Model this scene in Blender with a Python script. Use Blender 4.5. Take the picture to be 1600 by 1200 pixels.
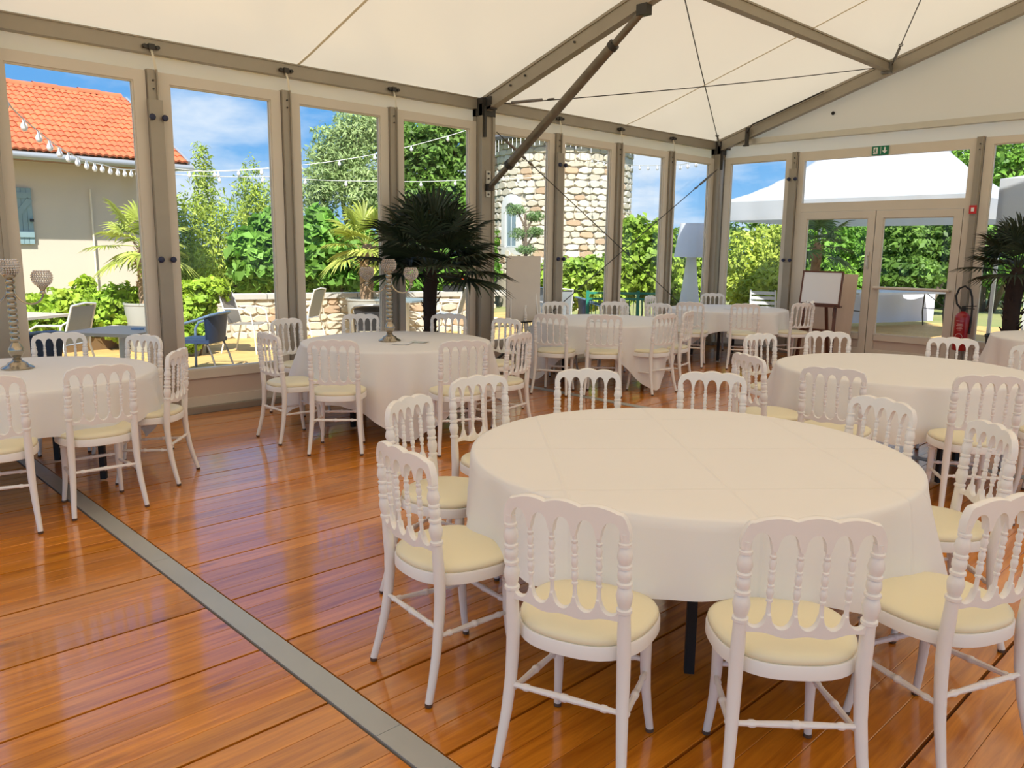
import bpy, bmesh, math, random
import numpy as np
from mathutils import Vector, Matrix

for o in list(bpy.data.objects):
    bpy.data.objects.remove(o)
SC = bpy.context.scene
COL = SC.collection
PI = math.pi

# ------------------------------------------------------------------ camera
FPX = 1247.579
CAM = np.array([7.34958, -1.15698, 1.55143])
_y, _p, _r = [math.radians(a) for a in (-45.99568, -9.64093, 0.64091)]
FW = np.array([math.sin(_y)*math.cos(_p), math.cos(_y)*math.cos(_p), math.sin(_p)])
_rt = np.array([math.cos(_y), -math.sin(_y), 0.0])
_up = np.cross(_rt, FW)
RT = _rt*math.cos(_r) + _up*math.sin(_r)
UP = -_rt*math.sin(_r) + _up*math.cos(_r)
cd = bpy.data.cameras.new('camera')
cd.sensor_fit = 'HORIZONTAL'
cd.sensor_width = 36.0
cd.lens = FPX/1600*36.0
cd.clip_start = 0.05
cd.clip_end = 500
cam = bpy.data.objects.new('camera', cd)
COL.objects.link(cam)
M = Matrix.Identity(4)
for i in range(3):
    M[i][0] = RT[i]; M[i][1] = UP[i]; M[i][2] = -FW[i]; M[i][3] = CAM[i]
cam.matrix_world = M
SC.camera = cam


def at(px, py, d):
    """point at depth d (metres along the view axis) on the line of sight of a photo pixel"""
    return Vector(CAM + (FW + RT*(px-800)/FPX + UP*(600-py)/FPX)*d)


# ------------------------------------------------------------------ world, sun, exposure
SUN_DIR = Vector((0.45, -0.43, 0.78)).normalized()
W = bpy.data.worlds.new('sky'); SC.world = W; W.use_nodes = True
nt = W.node_tree; nt.nodes.clear()
def wn(t, **k):
    n = nt.nodes.new(t)
    for a, b in k.items(): setattr(n, a, b)
    return n
wo = wn('ShaderNodeOutputWorld'); bg = wn('ShaderNodeBackground')
tc = wn('ShaderNodeTexCoord'); sx = wn('ShaderNodeSeparateXYZ')
nt.links.new(tc.outputs['Generated'], sx.inputs[0])
rmp = wn('ShaderNodeValToRGB')
rmp.color_ramp.elements[0].position = 0.0; rmp.color_ramp.elements[0].color = (0.25, 0.46, 0.70, 1)
rmp.color_ramp.elements[1].position = 0.55; rmp.color_ramp.elements[1].color = (0.06, 0.22, 0.58, 1)
e = rmp.color_ramp.elements.new(0.14); e.color = (0.105, 0.32, 0.64, 1)
nt.links.new(sx.outputs['Z'], rmp.inputs[0])
add = wn('ShaderNodeMath', operation='ADD'); add.inputs[1].default_value = 0.22
nt.links.new(sx.outputs['Z'], add.inputs[0])
mx = wn('ShaderNodeMath', operation='MAXIMUM'); mx.inputs[1].default_value = 0.05
nt.links.new(add.outputs[0], mx.inputs[0])
dx = wn('ShaderNodeMath', operation='DIVIDE'); dy = wn('ShaderNodeMath', operation='DIVIDE')
nt.links.new(sx.outputs['X'], dx.inputs[0]); nt.links.new(mx.outputs[0], dx.inputs[1])
nt.links.new(sx.outputs['Y'], dy.inputs[0]); nt.links.new(mx.outputs[0], dy.inputs[1])
cx = wn('ShaderNodeCombineXYZ'); nt.links.new(dx.outputs[0], cx.inputs[0]); nt.links.new(dy.outputs[0], cx.inputs[1])
cx.inputs[2].default_value = 1.9
nz = wn('ShaderNodeTexNoise'); nz.inputs['Scale'].default_value = 1.15; nz.inputs['Detail'].default_value = 9; nz.inputs['Roughness'].default_value = 0.56
nt.links.new(cx.outputs[0], nz.inputs['Vector'])
cr = wn('ShaderNodeValToRGB')
cr.color_ramp.elements[0].position = 0.44; cr.color_ramp.elements[0].color = (0, 0, 0, 1)
cr.color_ramp.elements[1].position = 0.62; cr.color_ramp.elements[1].color = (1, 1, 1, 1)
nt.links.new(nz.outputs['Fac'], cr.inputs[0])
mixc = wn('ShaderNodeMix', data_type='RGBA')
nt.links.new(cr.outputs['Color'], mixc.inputs['Factor'])
nt.links.new(rmp.outputs['Color'], mixc.inputs['A']); mixc.inputs['B'].default_value = (0.58, 0.65, 0.74, 1)
nt.links.new(mixc.outputs['Result'], bg.inputs['Color'])
bg.inputs['Strength'].default_value = 0.92
nt.links.new(bg.outputs[0], wo.inputs[0])

sl = bpy.data.lights.new('sun', 'SUN'); sl.energy = 6.0; sl.angle = math.radians(0.6); sl.color = (1.0, 0.95, 0.86)
so = bpy.data.objects.new('sun', sl); COL.objects.link(so)
so.rotation_euler = SUN_DIR.to_track_quat('Z', 'Y').to_euler()
so.location = (6, -6, 12)

SC.view_settings.view_transform = 'Standard'
SC.view_settings.look = 'None'
SC.view_settings.exposure = 0.62
SC.view_settings.gamma = 1.0
SC.view_settings.use_curve_mapping = False
SC.cycles.max_bounces = 10
SC.cycles.diffuse_bounces = 5
SC.cycles.glossy_bounces = 4
SC.cycles.transparent_max_bounces = 24
SC.cycles.transmission_bounces = 8
SC.cycles.use_denoising = True
SC.cycles.sample_clamp_indirect = 6.0

# ------------------------------------------------------------------ materials
MATS = {}
def mat(name, col, rough=0.5, metal=0.0, var=0.0, scale=8.0, stretch=(1, 1, 1), bump=0.0, bscale=60.0,
        rand=0.0, island=0.0, col2=None, trans=0.0, tcol=None, spec=0.5, coat=0.0, coord='Object'):
    """principled material; var mixes towards col2 by noise; rand/island shift value per object / per mesh island;
    trans mixes in a translucent lobe"""
    if name in MATS: return MATS[name]
    m = bpy.data.materials.new(name); m.use_nodes = True
    t = m.node_tree; N = t.nodes; L = t.links
    b = N['Principled BSDF']; out = N['Material Output']
    c4 = (*col, 1)
    b.inputs['Base Color'].default_value = c4
    b.inputs['Roughness'].default_value = rough
    b.inputs['Metallic'].default_value = metal
    b.inputs['Specular IOR Level'].default_value = spec
    if coat:
        b.inputs['Coat Weight'].default_value = coat; b.inputs['Coat Roughness'].default_value = 0.06
    src = None
    tc = N.new('ShaderNodeTexCoord')
    vec = tc.outputs[coord]
    if stretch != (1, 1, 1):
        mp = N.new('ShaderNodeMapping'); mp.inputs['Scale'].default_value = stretch
        L.new(vec, mp.inputs['Vector']); vec = mp.outputs[0]
    if var > 0:
        n = N.new('ShaderNodeTexNoise'); n.inputs['Scale'].default_value = scale; n.inputs['Detail'].default_value = 5
        L.new(vec, n.inputs['Vector'])
        r = N.new('ShaderNodeMapRange'); r.inputs['From Min'].default_value = 0.32; r.inputs['From Max'].default_value = 0.68
        r.inputs['To Max'].default_value = var
        L.new(n.outputs['Fac'], r.inputs['Value'])
        x = N.new('ShaderNodeMix'); x.data_type = 'RGBA'
        x.inputs['A'].default_value = c4
        x.inputs['B'].default_value = (*(col2 or [c*0.5 for c in col]), 1)
        L.new(r.outputs[0], x.inputs['Factor']); src = x.outputs['Result']
    if rand > 0 or island > 0:
        h = N.new('ShaderNodeHueSaturation')
        if src: L.new(src, h.inputs['Color'])
        else: h.inputs['Color'].default_value = c4
        r = N.new('ShaderNodeMapRange')
        k = rand or island
        r.inputs['To Min'].default_value = 1-k; r.inputs['To Max'].default_value = 1+k
        if rand > 0:
            g = N.new('ShaderNodeObjectInfo'); L.new(g.outputs['Random'], r.inputs['Value'])
        else:
            g = N.new('ShaderNodeNewGeometry'); L.new(g.outputs['Random Per Island'], r.inputs['Value'])
        L.new(r.outputs[0], h.inputs['Value']); src = h.outputs[0]
    if src: L.new(src, b.inputs['Base Color'])
    if bump > 0:
        n2 = N.new('ShaderNodeTexNoise'); n2.inputs['Scale'].default_value = bscale; n2.inputs['Detail'].default_value = 4
        L.new(vec, n2.inputs['Vector'])
        bp = N.new('ShaderNodeBump'); bp.inputs['Strength'].default_value = bump; bp.inputs['Distance'].default_value = 0.01
        L.new(n2.outputs['Fac'], bp.inputs['Height']); L.new(bp.outputs[0], b.inputs['Normal'])
    if trans > 0:
        tl = N.new('ShaderNodeBsdfTranslucent')
        if tcol: tl.inputs[0].default_value = (*tcol, 1)
        elif src: L.new(src, tl.inputs[0])
        else: tl.inputs[0].default_value = c4
        ms = N.new('ShaderNodeMixShader'); ms.inputs[0].default_value = trans
        L.new(b.outputs[0], ms.inputs[1]); L.new(tl.outputs[0], ms.inputs[2]); L.new(ms.outputs[0], out.inputs['Surface'])
    MATS[name] = m
    return m

def glass_mat(name, tint=(0.97, 0.985, 0.99), refl=0.022):
    if name in MATS: return MATS[name]
    m = bpy.data.materials.new(name); m.use_nodes = True
    t = m.node_tree; t.nodes.clear(); N = t.nodes; L = t.links
    out = N.new('ShaderNodeOutputMaterial'); tr = N.new('ShaderNodeBsdfTransparent'); gl = N.new('ShaderNodeBsdfGlossy')
    tr.inputs[0].default_value = (*tint, 1); gl.inputs['Roughness'].default_value = 0.01
    lw = N.new('ShaderNodeLayerWeight'); lw.inputs['Blend'].default_value = 0.5
    pw_ = N.new('ShaderNodeMath'); pw_.operation = 'POWER'; pw_.inputs[1].default_value = 5.0; L.new(lw.outputs['Facing'], pw_.inputs[0])
    fr = N.new('ShaderNodeMath'); fr.operation = 'MULTIPLY_ADD'; fr.inputs[1].default_value = 0.96; fr.inputs[2].default_value = refl/2; L.new(pw_.outputs[0], fr.inputs[0])
    ms = N.new('ShaderNodeMixShader')
    L.new(fr.outputs[0], ms.inputs[0]); L.new(tr.outputs[0], ms.inputs[1]); L.new(gl.outputs[0], ms.inputs[2])
    L.new(ms.outputs[0], out.inputs['Surface'])
    MATS[name] = m
    return m

def wood_mat(name, c1, c2, rough, coat, rand, axis='Y', gs=1.0, spec=0.5):
    """boards: grain stretched along the board, offset per board through the object's random number"""
    m = bpy.data.materials.new(name); m.use_nodes = True
    t = m.node_tree; N = t.nodes; L = t.links; b = N['Principled BSDF']
    tc = N.new('ShaderNodeTexCoord'); oi = N.new('ShaderNodeObjectInfo')
    mul = N.new('ShaderNodeVectorMath'); mul.operation = 'SCALE'; mul.inputs[0].default_value = (37.1, 53.7, 11.3)
    L.new(oi.outputs['Random'], mul.inputs['Scale'])
    ad = N.new('ShaderNodeVectorMath'); ad.operation = 'ADD'
    L.new(tc.outputs['Object'], ad.inputs[0]); L.new(mul.outputs[0], ad.inputs[1])
    mp = N.new('ShaderNodeMapping')
    mp.inputs['Scale'].default_value = (14*gs, 0.9*gs, 14*gs) if axis == 'Y' else (0.9*gs, 14*gs, 14*gs)
    L.new(ad.outputs[0], mp.inputs['Vector'])
    n = N.new('ShaderNodeTexNoise'); n.inputs['Scale'].default_value = 2.2; n.inputs['Detail'].default_value = 7; n.inputs['Roughness'].default_value = 0.62
    n.inputs['Distortion'].default_value = 0.6
    L.new(mp.outputs[0], n.inputs['Vector'])
    r = N.new('ShaderNodeValToRGB'); r.color_ramp.elements[0].position = 0.34; r.color_ramp.elements[1].position = 0.66
    r.color_ramp.elements[0].color = (*c2, 1); r.color_ramp.elements[1].color = (*c1, 1)
    L.new(n.outputs['Fac'], r.inputs[0])
    # knots
    mp2 = N.new('ShaderNodeMapping'); mp2.inputs['Scale'].default_value = (6, 1.7, 6) if axis == 'Y' else (1.7, 6, 6)
    L.new(ad.outputs[0], mp2.inputs['Vector'])
    v = N.new('ShaderNodeTexVoronoi'); v.inputs['Scale'].default_value = 1.1
    L.new(mp2.outputs[0], v.inputs['Vector'])
    r2 = N.new('ShaderNodeMapRange'); r2.inputs['From Min'].default_value = 0.05; r2.inputs['From Max'].default_value = 0.16
    r2.inputs['To Min'].default_value = 0.55; r2.inputs['To Max'].default_value = 0.0
    L.new(v.outputs['Distance'], r2.inputs['Value'])
    x = N.new('ShaderNodeMix'); x.data_type = 'RGBA'; L.new(r2.outputs[0], x.inputs['Factor'])
    L.new(r.outputs['Color'], x.inputs['A']); x.inputs['B'].default_value = (c2[0]*0.45, c2[1]*0.4, c2[2]*0.4, 1)
    h = N.new('ShaderNodeHueSaturation'); L.new(x.outputs['Result'], h.inputs['Color'])
    r3 = N.new('ShaderNodeMapRange'); r3.inputs['To Min'].default_value = 1-rand; r3.inputs['To Max'].default_value = 1+rand
    L.new(oi.outputs['Random'], r3.inputs['Value']); L.new(r3.outputs[0], h.inputs['Value'])
    L.new(h.outputs[0], b.inputs['Base Color'])
    b.inputs['Roughness'].default_value = rough
    b.inputs['Specular IOR Level'].default_value = spec
    if coat:
        b.inputs['Coat Weight'].default_value = coat; b.inputs['Coat Roughness'].default_value = 0.07; b.inputs['Coat IOR'].default_value = 1.75
    bp = N.new('ShaderNodeBump'); bp.inputs['Strength'].default_value = 0.12; bp.inputs['Distance'].default_value = 0.004
    L.new(n.outputs['Fac'], bp.inputs['Height']); L.new(bp.outputs[0], b.inputs['Normal'])
    if coat: L.new(bp.outputs[0], b.inputs['Coat Normal'])
    MATS[name] = m
    return m

# ------------------------------------------------------------------ mesh helpers
class MB:
    def __init__(s): s.v = []; s.f = []
    def add(s, vs, fs):
        n = len(s.v); s.v += [tuple(p) for p in vs]; s.f += [tuple(i+n for i in f) for f in fs]; return s
    def box(s, c, d, rz=0.0, m=None):
        hx, hy, hz = d[0]/2, d[1]/2, d[2]/2
        R = m or Matrix.Rotation(rz, 3, 'Z')
        vs = [Vector(c) + R @ Vector((a*hx, b*hy, e*hz)) for e in (-1, 1) for b in (-1, 1) for a in (-1, 1)]
        return s.add(vs, [(0, 2, 3, 1), (4, 5, 7, 6), (0, 1, 5, 4), (2, 6, 7, 3), (0, 4, 6, 2), (1, 3, 7, 5)])
    def bar(s, p0, p1, w, h, up=(0, 0, 1)):
        p0 = Vector(p0); p1 = Vector(p1); d = (p1-p0); l = d.length; d.normalize()
        u = Vector(up); x = d.cross(u)
        if x.length < 1e-4: x = d.cross(Vector((1, 0, 0)))
        x.normalize(); u = x.cross(d)
        m = Matrix((x, d, u)).transposed()
        return s.box((p0+p1)/2, (w, l, h), m=m)
    def tube(s, path, rad, n=10, cap=True, closed=False):
        P = [Vector(p) for p in path]; k = len(P)
        if not hasattr(rad, '__len__'): rad = [rad]*k
        ref = None; base = len(s.v); vs = []
        for i, p in enumerate(P):
            if closed: t = P[(i+1) % k]-P[i-1]
            else: t = P[min(i+1, k-1)]-P[max(i-1, 0)]
            t.normalize()
            if ref is None:
                ref = Vector((1, 0, 0)) if abs(t.x) < 0.8 else Vector((0, 1, 0))
            x = ref - t*ref.dot(t); x.normalize(); ref = x; y = t.cross(x)
            for j in range(n):
                a = 2*PI*j/n; vs.append(p + (x*math.cos(a)+y*math.sin(a))*rad[i])
        fs = []
        for i in range(k if closed else k-1):
            for j in range(n):
                a = i*n+j; b = i*n+(j+1) % n; c = ((i+1) % k)*n
                fs.append((a, b, c+(j+1) % n, c+j))
        if cap and not closed:
            fs.append(tuple(range(n))[::-1]); fs.append(tuple(range((k-1)*n, k*n)))
        return s.add(vs, fs)
    def lathe(s, prof, n=20, c=(0, 0, 0), cap=True):
        vs = []; fs = []
        for r, z in prof:
            for j in range(n):
                a = 2*PI*j/n; vs.append((c[0]+r*math.cos(a), c[1]+r*math.sin(a), c[2]+z))
        for i in range(len(prof)-1):
            for j in range(n):
                fs.append((i*n+j, i*n+(j+1) % n, (i+1)*n+(j+1) % n, (i+1)*n+j))
        if cap:
            if prof[0][0] > 1e-5: fs.append(tuple(range(n))[::-1])
            if prof[-1][0] > 1e-5: fs.append(tuple(range((len(prof)-1)*n, len(prof)*n)))
        return s.add(vs, fs)
    def prism(s, poly, h0, h1, fn=None):
        """extrude a 2D polygon; fn maps (a,b,h) to a point"""
        fn = fn or (lambda a, b, h: (a, b, h))
        n = len(poly)
        vs = [fn(a, b, h0) for a, b in poly] + [fn(a, b, h1) for a, b in poly]
        fs = [tuple(range(n))[::-1], tuple(range(n, 2*n))]
        fs += [(i, (i+1) % n, n+(i+1) % n, n+i) for i in range(n)]
        return s.add(vs, fs)
    def grid(s, fn, nu, nv):
        vs = [fn(i/nu, j/nv) for j in range(nv+1) for i in range(nu+1)]
        fs = [(j*(nu+1)+i, j*(nu+1)+i+1, (j+1)*(nu+1)+i+1, (j+1)*(nu+1)+i) for j in range(nv) for i in range(nu)]
        return s.add(vs, fs)
    def mesh(s, name, m, smooth=True, ang=0.7):
        me = bpy.data.meshes.new(name); me.from_pydata(s.v, [], s.f); me.update()
        bm = bmesh.new(); bm.from_mesh(me); bmesh.ops.recalc_face_normals(bm, faces=bm.faces); bm.to_mesh(me); bm.free()
        if m: me.materials.append(m)
        if smooth:
            me.shade_smooth(); me.set_sharp_from_angle(angle=ang)
        return me
    def build(s, name, m, parent=None, smooth=True, ang=0.7, **tags):
        return put(name, s.mesh(name, m, smooth, ang), parent, **tags)

def put(name, me, parent=None, loc=None, rz=None, **tags):
    o = bpy.data.objects.new(name, me); COL.objects.link(o)
    if parent is not None: o.parent = parent
    if loc is not None: o.location = loc
    if rz is not None: o.rotation_euler = (0, 0, rz)
    return tag(o, **tags)

def tag(o, label=None, cat=None, group=None, kind=None):
    if label: o['label'] = label
    if cat: o['category'] = cat
    if group: o['group'] = group
    if kind: o['kind'] = kind
    return o

def root(name, loc=(0, 0, 0), rz=0.0, **tags):
    o = bpy.data.objects.new(name, None); COL.objects.link(o)
    o.empty_display_size = 0.1
    o.location = loc; o.rotation_euler = (0, 0, rz)
    return tag(o, **tags)

def copy_tree(o, parent=None, label=None):
    c = o.copy(); COL.objects.link(c); c.parent = parent
    if label: c['label'] = label
    for ch in list(o.children): copy_tree(ch, c)
    return c
# ------------------------------------------------------------------ palette
FRAME = mat('white window frame', (0.66, 0.595, 0.50), 0.42, var=0.08, scale=3)
POST = mat('taupe aluminium', (0.36, 0.315, 0.25), 0.42, 0.35, var=0.15, scale=4, bump=0.03, bscale=120)
ALU = mat('pale aluminium', (0.62, 0.58, 0.50), 0.38, 0.5, var=0.1, scale=5)
STEEL = mat('grey steel', (0.22, 0.21, 0.20), 0.4, 0.7, var=0.3, scale=20)
DARK = mat('dark steel', (0.05, 0.045, 0.04), 0.5, 0.4)
TUBE = mat('worn dark tube', (0.20, 0.17, 0.13), 0.45, 0.45, var=0.5, scale=14, col2=(0.10, 0.08, 0.06))
NAVY = mat('navy knob', (0.01, 0.013, 0.05), 0.35)
MEMB = mat('cream tent membrane', (0.74, 0.67, 0.55), 0.30, trans=0.275, tcol=(0.94, 0.83, 0.62), var=0.06, scale=0.6, spec=0.6)
SEAM = mat('tent seam', (0.66, 0.58, 0.44), 0.45, trans=0.3, tcol=(0.75, 0.66, 0.48))
VALM = mat('valance fabric', (0.82, 0.76, 0.62), 0.55, trans=0.42, tcol=(0.90, 0.80, 0.62), bump=0.15, bscale=2.5)
STRAP = mat('cream strap', (0.72, 0.66, 0.52), 0.7)
GLASS = glass_mat('window glass')
LOWP = mat('pinkish lower panel', (0.60, 0.49, 0.41), 0.5, var=0.1, scale=2)
WHITE = mat('plain white', (0.82, 0.81, 0.79), 0.45)
BLACK = mat('matt black', (0.012, 0.012, 0.013), 0.6)
PLANK = wood_mat('varnished pine', (0.72, 0.262, 0.018), (0.44, 0.130, 0.006), 0.30, 0.9, 0.13, spec=0.25)
GAPM = mat('dark joint', (0.05, 0.02, 0.008), 0.8)
STRIPM = mat('brushed floor strip', (0.46, 0.47, 0.44), 0.40, 0.25, var=0.15, scale=3)

YB = 10.50          # back wall plane
YP = (-4.82, 0.28, 5.38, 10.50)     # frames of the tent along Y
XR = 12.0; RIDGE = 6.0; EZ = 3.28; SLOPE = 0.318
Y0 = YP[0]
def roof_z(x): return EZ + SLOPE*min(x, XR-x)

# ------------------------------------------------------------------ floor
fl = MB().box((XR/2, (Y0+YB)/2, -0.045), (XR+0.2, YB-Y0+0.2, 0.05)).build('floor', GAPM, None, False, kind='structure')
STRIPS = (0.21, 5.22)
pw = 0.1225
def plank_mesh(w, l):
    b = MB(); e = 0.0012
    vs = [(-w/2, -l/2, -0.02), (w/2, -l/2, -0.02), (w/2, l/2, -0.02), (-w/2, l/2, -0.02),
          (-w/2, -l/2, -e), (w/2, -l/2, -e), (w/2, l/2, -e), (-w/2, l/2, -e),
          (-w/2+e*1.5, -l/2+e, 0), (w/2-e*1.5, -l/2+e, 0), (w/2-e*1.5, l/2-e, 0), (-w/2+e*1.5, l/2-e, 0)]
    fs = [(0, 1, 5, 4), (1, 2, 6, 5), (2, 3, 7, 6), (3, 0, 4, 7), (4, 5, 9, 8), (5, 6, 10, 9), (6, 7, 11, 10), (7, 4, 8, 11), (8, 9, 10, 11)]
    return b.add(vs, fs)
segs = [(Y0, STRIPS[0]-0.056), (STRIPS[0]+0.056, STRIPS[1]-0.056), (STRIPS[1]+0.056, YB-0.06)]
count = 0
rest = MB()
for si, (a, b_) in enumerate(segs):
    me = plank_mesh(pw-0.0016, b_-a-0.004).mesh('plank', PLANK, False)
    for k in range(96):
        x = 0.10 + k*0.125 + 0.0 - 0.002*(k % 4 == 0)
        x = 0.10 + (k//4)*0.5 + (k % 4)*pw + 0.0645
        if x > XR-0.05: continue
        if x < 8.7 and not (si == 2 and x > 7.5) and count < 300:
            put('plank', me, fl, (x, (a+b_)/2, 0)); count += 1
        else:
            q = plank_mesh(pw-0.0016, b_-a-0.004); rest.add([(p[0]+x, p[1]+(a+b_)/2, p[2]) for p in q.v], q.f)
rest.build('plank_field', PLANK, fl, False, kind='stuff')
for n, ys in enumerate(STRIPS):
    t = root('trim_%d' % (n+1), (0, ys, 0), kind='structure')
    x = 0.05
    for l in (1.38, 2.0, 1.945, 2.3, 2.2, 2.1):
        MB().prism([(x+0.001, -0.048), (x+l-0.001, -0.048), (x+l-0.001, 0.048), (x+0.001, 0.048)], -0.02, 0.003).build('strip_plate', STRIPM, t, False)
        x += l

# ------------------------------------------------------------------ roof membrane, seams, gable
ce = root('ceiling', (0, 0, 0), kind='structure')
rng = random.Random(3)
for side in (0, 1):
    for bi in range(3):
        a, b_ = YP[bi], YP[bi+1]
        def fn(u, v, a=a, b_=b_, side=side, bi=bi):
            y = a+(b_-a)*v; s = u*RIDGE
            x = s if side == 0 else XR-s
            edge = math.sin(PI*v)
            sag = -0.045*edge*math.sin(PI*u) + 0.016*edge*math.sin(7*v*PI+3*u)*math.exp(-u*5)*min(1, u*25)
            return (x, y, EZ+SLOPE*s+sag)
        MB().grid(fn, 30, 36).build('roof_panel', MEMB, ce, True, 3)
        if side == 0:
            v = 0.53
            MB().grid(lambda u, w, fn=fn, v=v: tuple(c+d for c, d in zip(fn(u, v+0.006*(w-0.5)+0.0), (0.002, 0, -0.006))), 40, 1).build('seam', SEAM, ce, True, 3)
# back gable
wb = root('wall_back', (0, YB, 0), kind='structure')
def gable(u, v):
    x = u*XR; zt = roof_z(x)-0.02; z = 3.22+(zt-3.22)*v
    return (x, 0.012*math.sin(x*2.3+v*2)*math.sin(PI*v)+0.05, z)
MB().grid(gable, 60, 8).build('gable_panel', MEMB, wb, True, 3)
def val_back(u, v):
    x = 0.1+u*(XR-0.2); return (x, 0.012*math.sin(x*7)*math.sin(PI*v)+0.04, 3.0+0.22*v)
MB().grid(val_back, 90, 4).build('valance', VALM, wb, True, 3)
b = MB().box((XR/2, 0.0, 3.235), (XR, 0.09, 0.085)); b.box((XR/2, -0.05, 3.20), (XR, 0.02, 0.012)); b.build('gable_beam', ALU, wb, False)
MB().lathe([(0.025, 0), (0.025, 0.012), (0.014, 0.014), (0.0, 0.006)], 14).build('eyelet', BLACK, wb).matrix_local = Matrix.Translation((1.877, 0.03, 3.53)) @ Matrix.Rotation(PI/2, 4, 'X')
wl = root('wall_left', (0, 0, 0), kind='structure')
for bi in range(3):
    a, b_ = YP[bi]+0.08, YP[bi+1]-0.08
    def val_left(u, v, a=a, b_=b_):
        y = a+(b_-a)*u; return (-0.04+0.012*math.sin(y*8)*math.sin(PI*v), y, 2.99+0.22*v)
    MB().grid(val_left, 50, 4).build('valance', VALM, wl, True, 3)
    b = MB().box((0.0, (a+b_)/2, 3.215), (0.10, b_-a, 0.125)); b.box((0.045, (a+b_)/2, 3.272), (0.03, b_-a, 0.012))
    b.build('eave_beam', POST, wl, False)
    MB().box((0.035, (a+b_)/2, 0.028), (0.11, b_-a, 0.056)).build('sill_rail', POST, wl, False)
MB().box((XR/2, -0.035, 0.028), (XR, 0.11, 0.056)).build('sill_rail', POST, wb, False)

# ------------------------------------------------------------------ window units
ZB, ZT = 0.40, 2.92
def ring(mb, x0, x1, z0, z1, w, y0, y1, wb_=None, wt=None):
    """rectangular frame of four bars in the local x-z plane"""
    wb_ = wb_ or w; wt = wt or w
    mb.box(((x0+x1)/2, (y0+y1)/2, z0+wb_/2), (x1-x0, y1-y0, wb_))
    mb.box(((x0+x1)/2, (y0+y1)/2, z1-wt/2), (x1-x0, y1-y0, wt))
    for x in (x0+w/2, x1-w/2):
        mb.box((x, (y0+y1)/2, (z0+wb_+z1-wt)/2), (w, y1-y0, z1-z0-wb_-wt))
    return mb
def win_meshes():
    f = MB(); ring(f, -0.575, 0.575, 0.058, 3.01, 0.10, -0.035, 0.035, 0.087, 0.09)
    f.box((0, 0, 0.36), (0.95, 0.07, 0.08))
    g = MB().box((0, 0.0, (ZB+ZT)/2), (0.956, 0.008, ZT-ZB+0.006))
    p = MB().box((0, 0.004, 0.2325), (0.95, 0.03, 0.176))
    r = MB(); ring(r, -0.475, 0.475, ZB, ZT, 0.012, -0.022, -0.006); ring(r, -0.475, 0.475, ZB, ZT, 0.012, 0.006, 0.022)
    s = MB().box((0, 0.03, ZB+0.006), (0.95, 0.03, 0.012))
    return [('frame', f.mesh('frame', FRAME, False)), ('glass', g.mesh('glass', GLASS, False)), ('lower_panel', p.mesh('lower_panel', LOWP, False)),
            ('glazing_bead', r.mesh('glazing_bead', FRAME, False)), ('sill', s.mesh('sill', WHITE, False))]
WM = win_meshes()
wcount = 0
def window(loc, rz):
    global wcount; wcount += 1
    w = root('window_%d' % wcount, loc, rz, kind='structure')
    for n, me in WM: put(n, me, w)
    return w
# mullions: slim profile, and the wider clamped plate with paired knobs
mm = MB().box((0, -0.03, 1.53), (0.088, 0.075, 2.98)); mm.box((0.03, -0.045, 1.53), (0.012, 0.09, 2.98)); MULL = mm.mesh('profile', POST, False)
MSC = MB()
for z in (2.93, 2.86):
    MSC.tube([(0, -0.068, z), (0, -0.078, z)], 0.008, 8)
MSC = MSC.mesh('screw', DARK)
PLATE = MB().box((0, -0.085, 1.42), (0.115, 0.04, 2.70)).mesh('clamp_plate', POST, False)
KN = MB().lathe([(0.010, 0), (0.010, 0.015), (0.026, 0.018), (0.028, 0.030), (0.022, 0.042), (0, 0.045)], 12).mesh('knob', NAVY)
tcount = 2
def mullion(loc, rz, plate):
    global tcount; tcount += 1
    t = root('trim_%d' % tcount, loc, rz, kind='structure')
    put('profile', MULL, t); put('screw', MSC, t)
    if plate:
        put('clamp_plate', PLATE, t)
        for z in (2.62, 1.42):
            for x in (-0.045, 0.06):
                k = put('knob', KN, t); k.matrix_local = Matrix.Translation((x, -0.105, z)) @ Matrix.Rotation(PI/2, 4, 'X')
    return t
# strap and roller bracket hanging from the eave beam above each mullion
SB = MB(); SB.box((0, -0.065, 3.20), (0.13, 0.02, 0.03)); SB.box((0, -0.075, 3.20), (0.05, 0.03, 0.045))
for x in (-0.055, 0.055): SB.tube([(x, -0.06, 3.20), (x, -0.085, 3.20)], 0.017, 10)
SB = SB.mesh('bracket', DARK)
SS = MB().grid(lambda u, v: (0.02*(u-0.5)+0.03*v, -0.07-0.01*math.sin(v*PI), 3.185-0.19*v), 1, 8); SS = SS.mesh('strap', STRAP)
def bracket(loc, rz, label):
    t = root('strap_bracket', loc, rz, label=label, cat='bracket', group='valance straps along the eave beam')
    put('bracket', SB, t); put('strap', SS, t)
ORD = ['first', 'second', 'third']
for bi in range(3):
    base = YP[bi]+0.20
    for k in range(4):
        window((0, base+0.475+k*1.25, 0), PI/2)
        if k < 3:
            mullion((0, base+1.10+k*1.25, 0), PI/2, k == 0)
            if bi > 0:
                bracket((0, base+1.10+k*1.25, 0), PI/2, 'black strap bracket on the eave beam, %s from the left, %s the middle post' % (ORD[k], 'before' if bi == 1 else 'beyond'))
window((0.284+0.475, YB, 0), 0)
mullion((0.284+1.10, YB, 0), 0, True)
mullion((0.284+1.10+2.5, YB, 0), 0, False)
for k in range(6):
    x = 0.284+0.475+3.75+k*1.25
    window((x, YB, 0), 0)
    if k < 5: mullion((x+0.625, YB, 0), 0, False)

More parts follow.
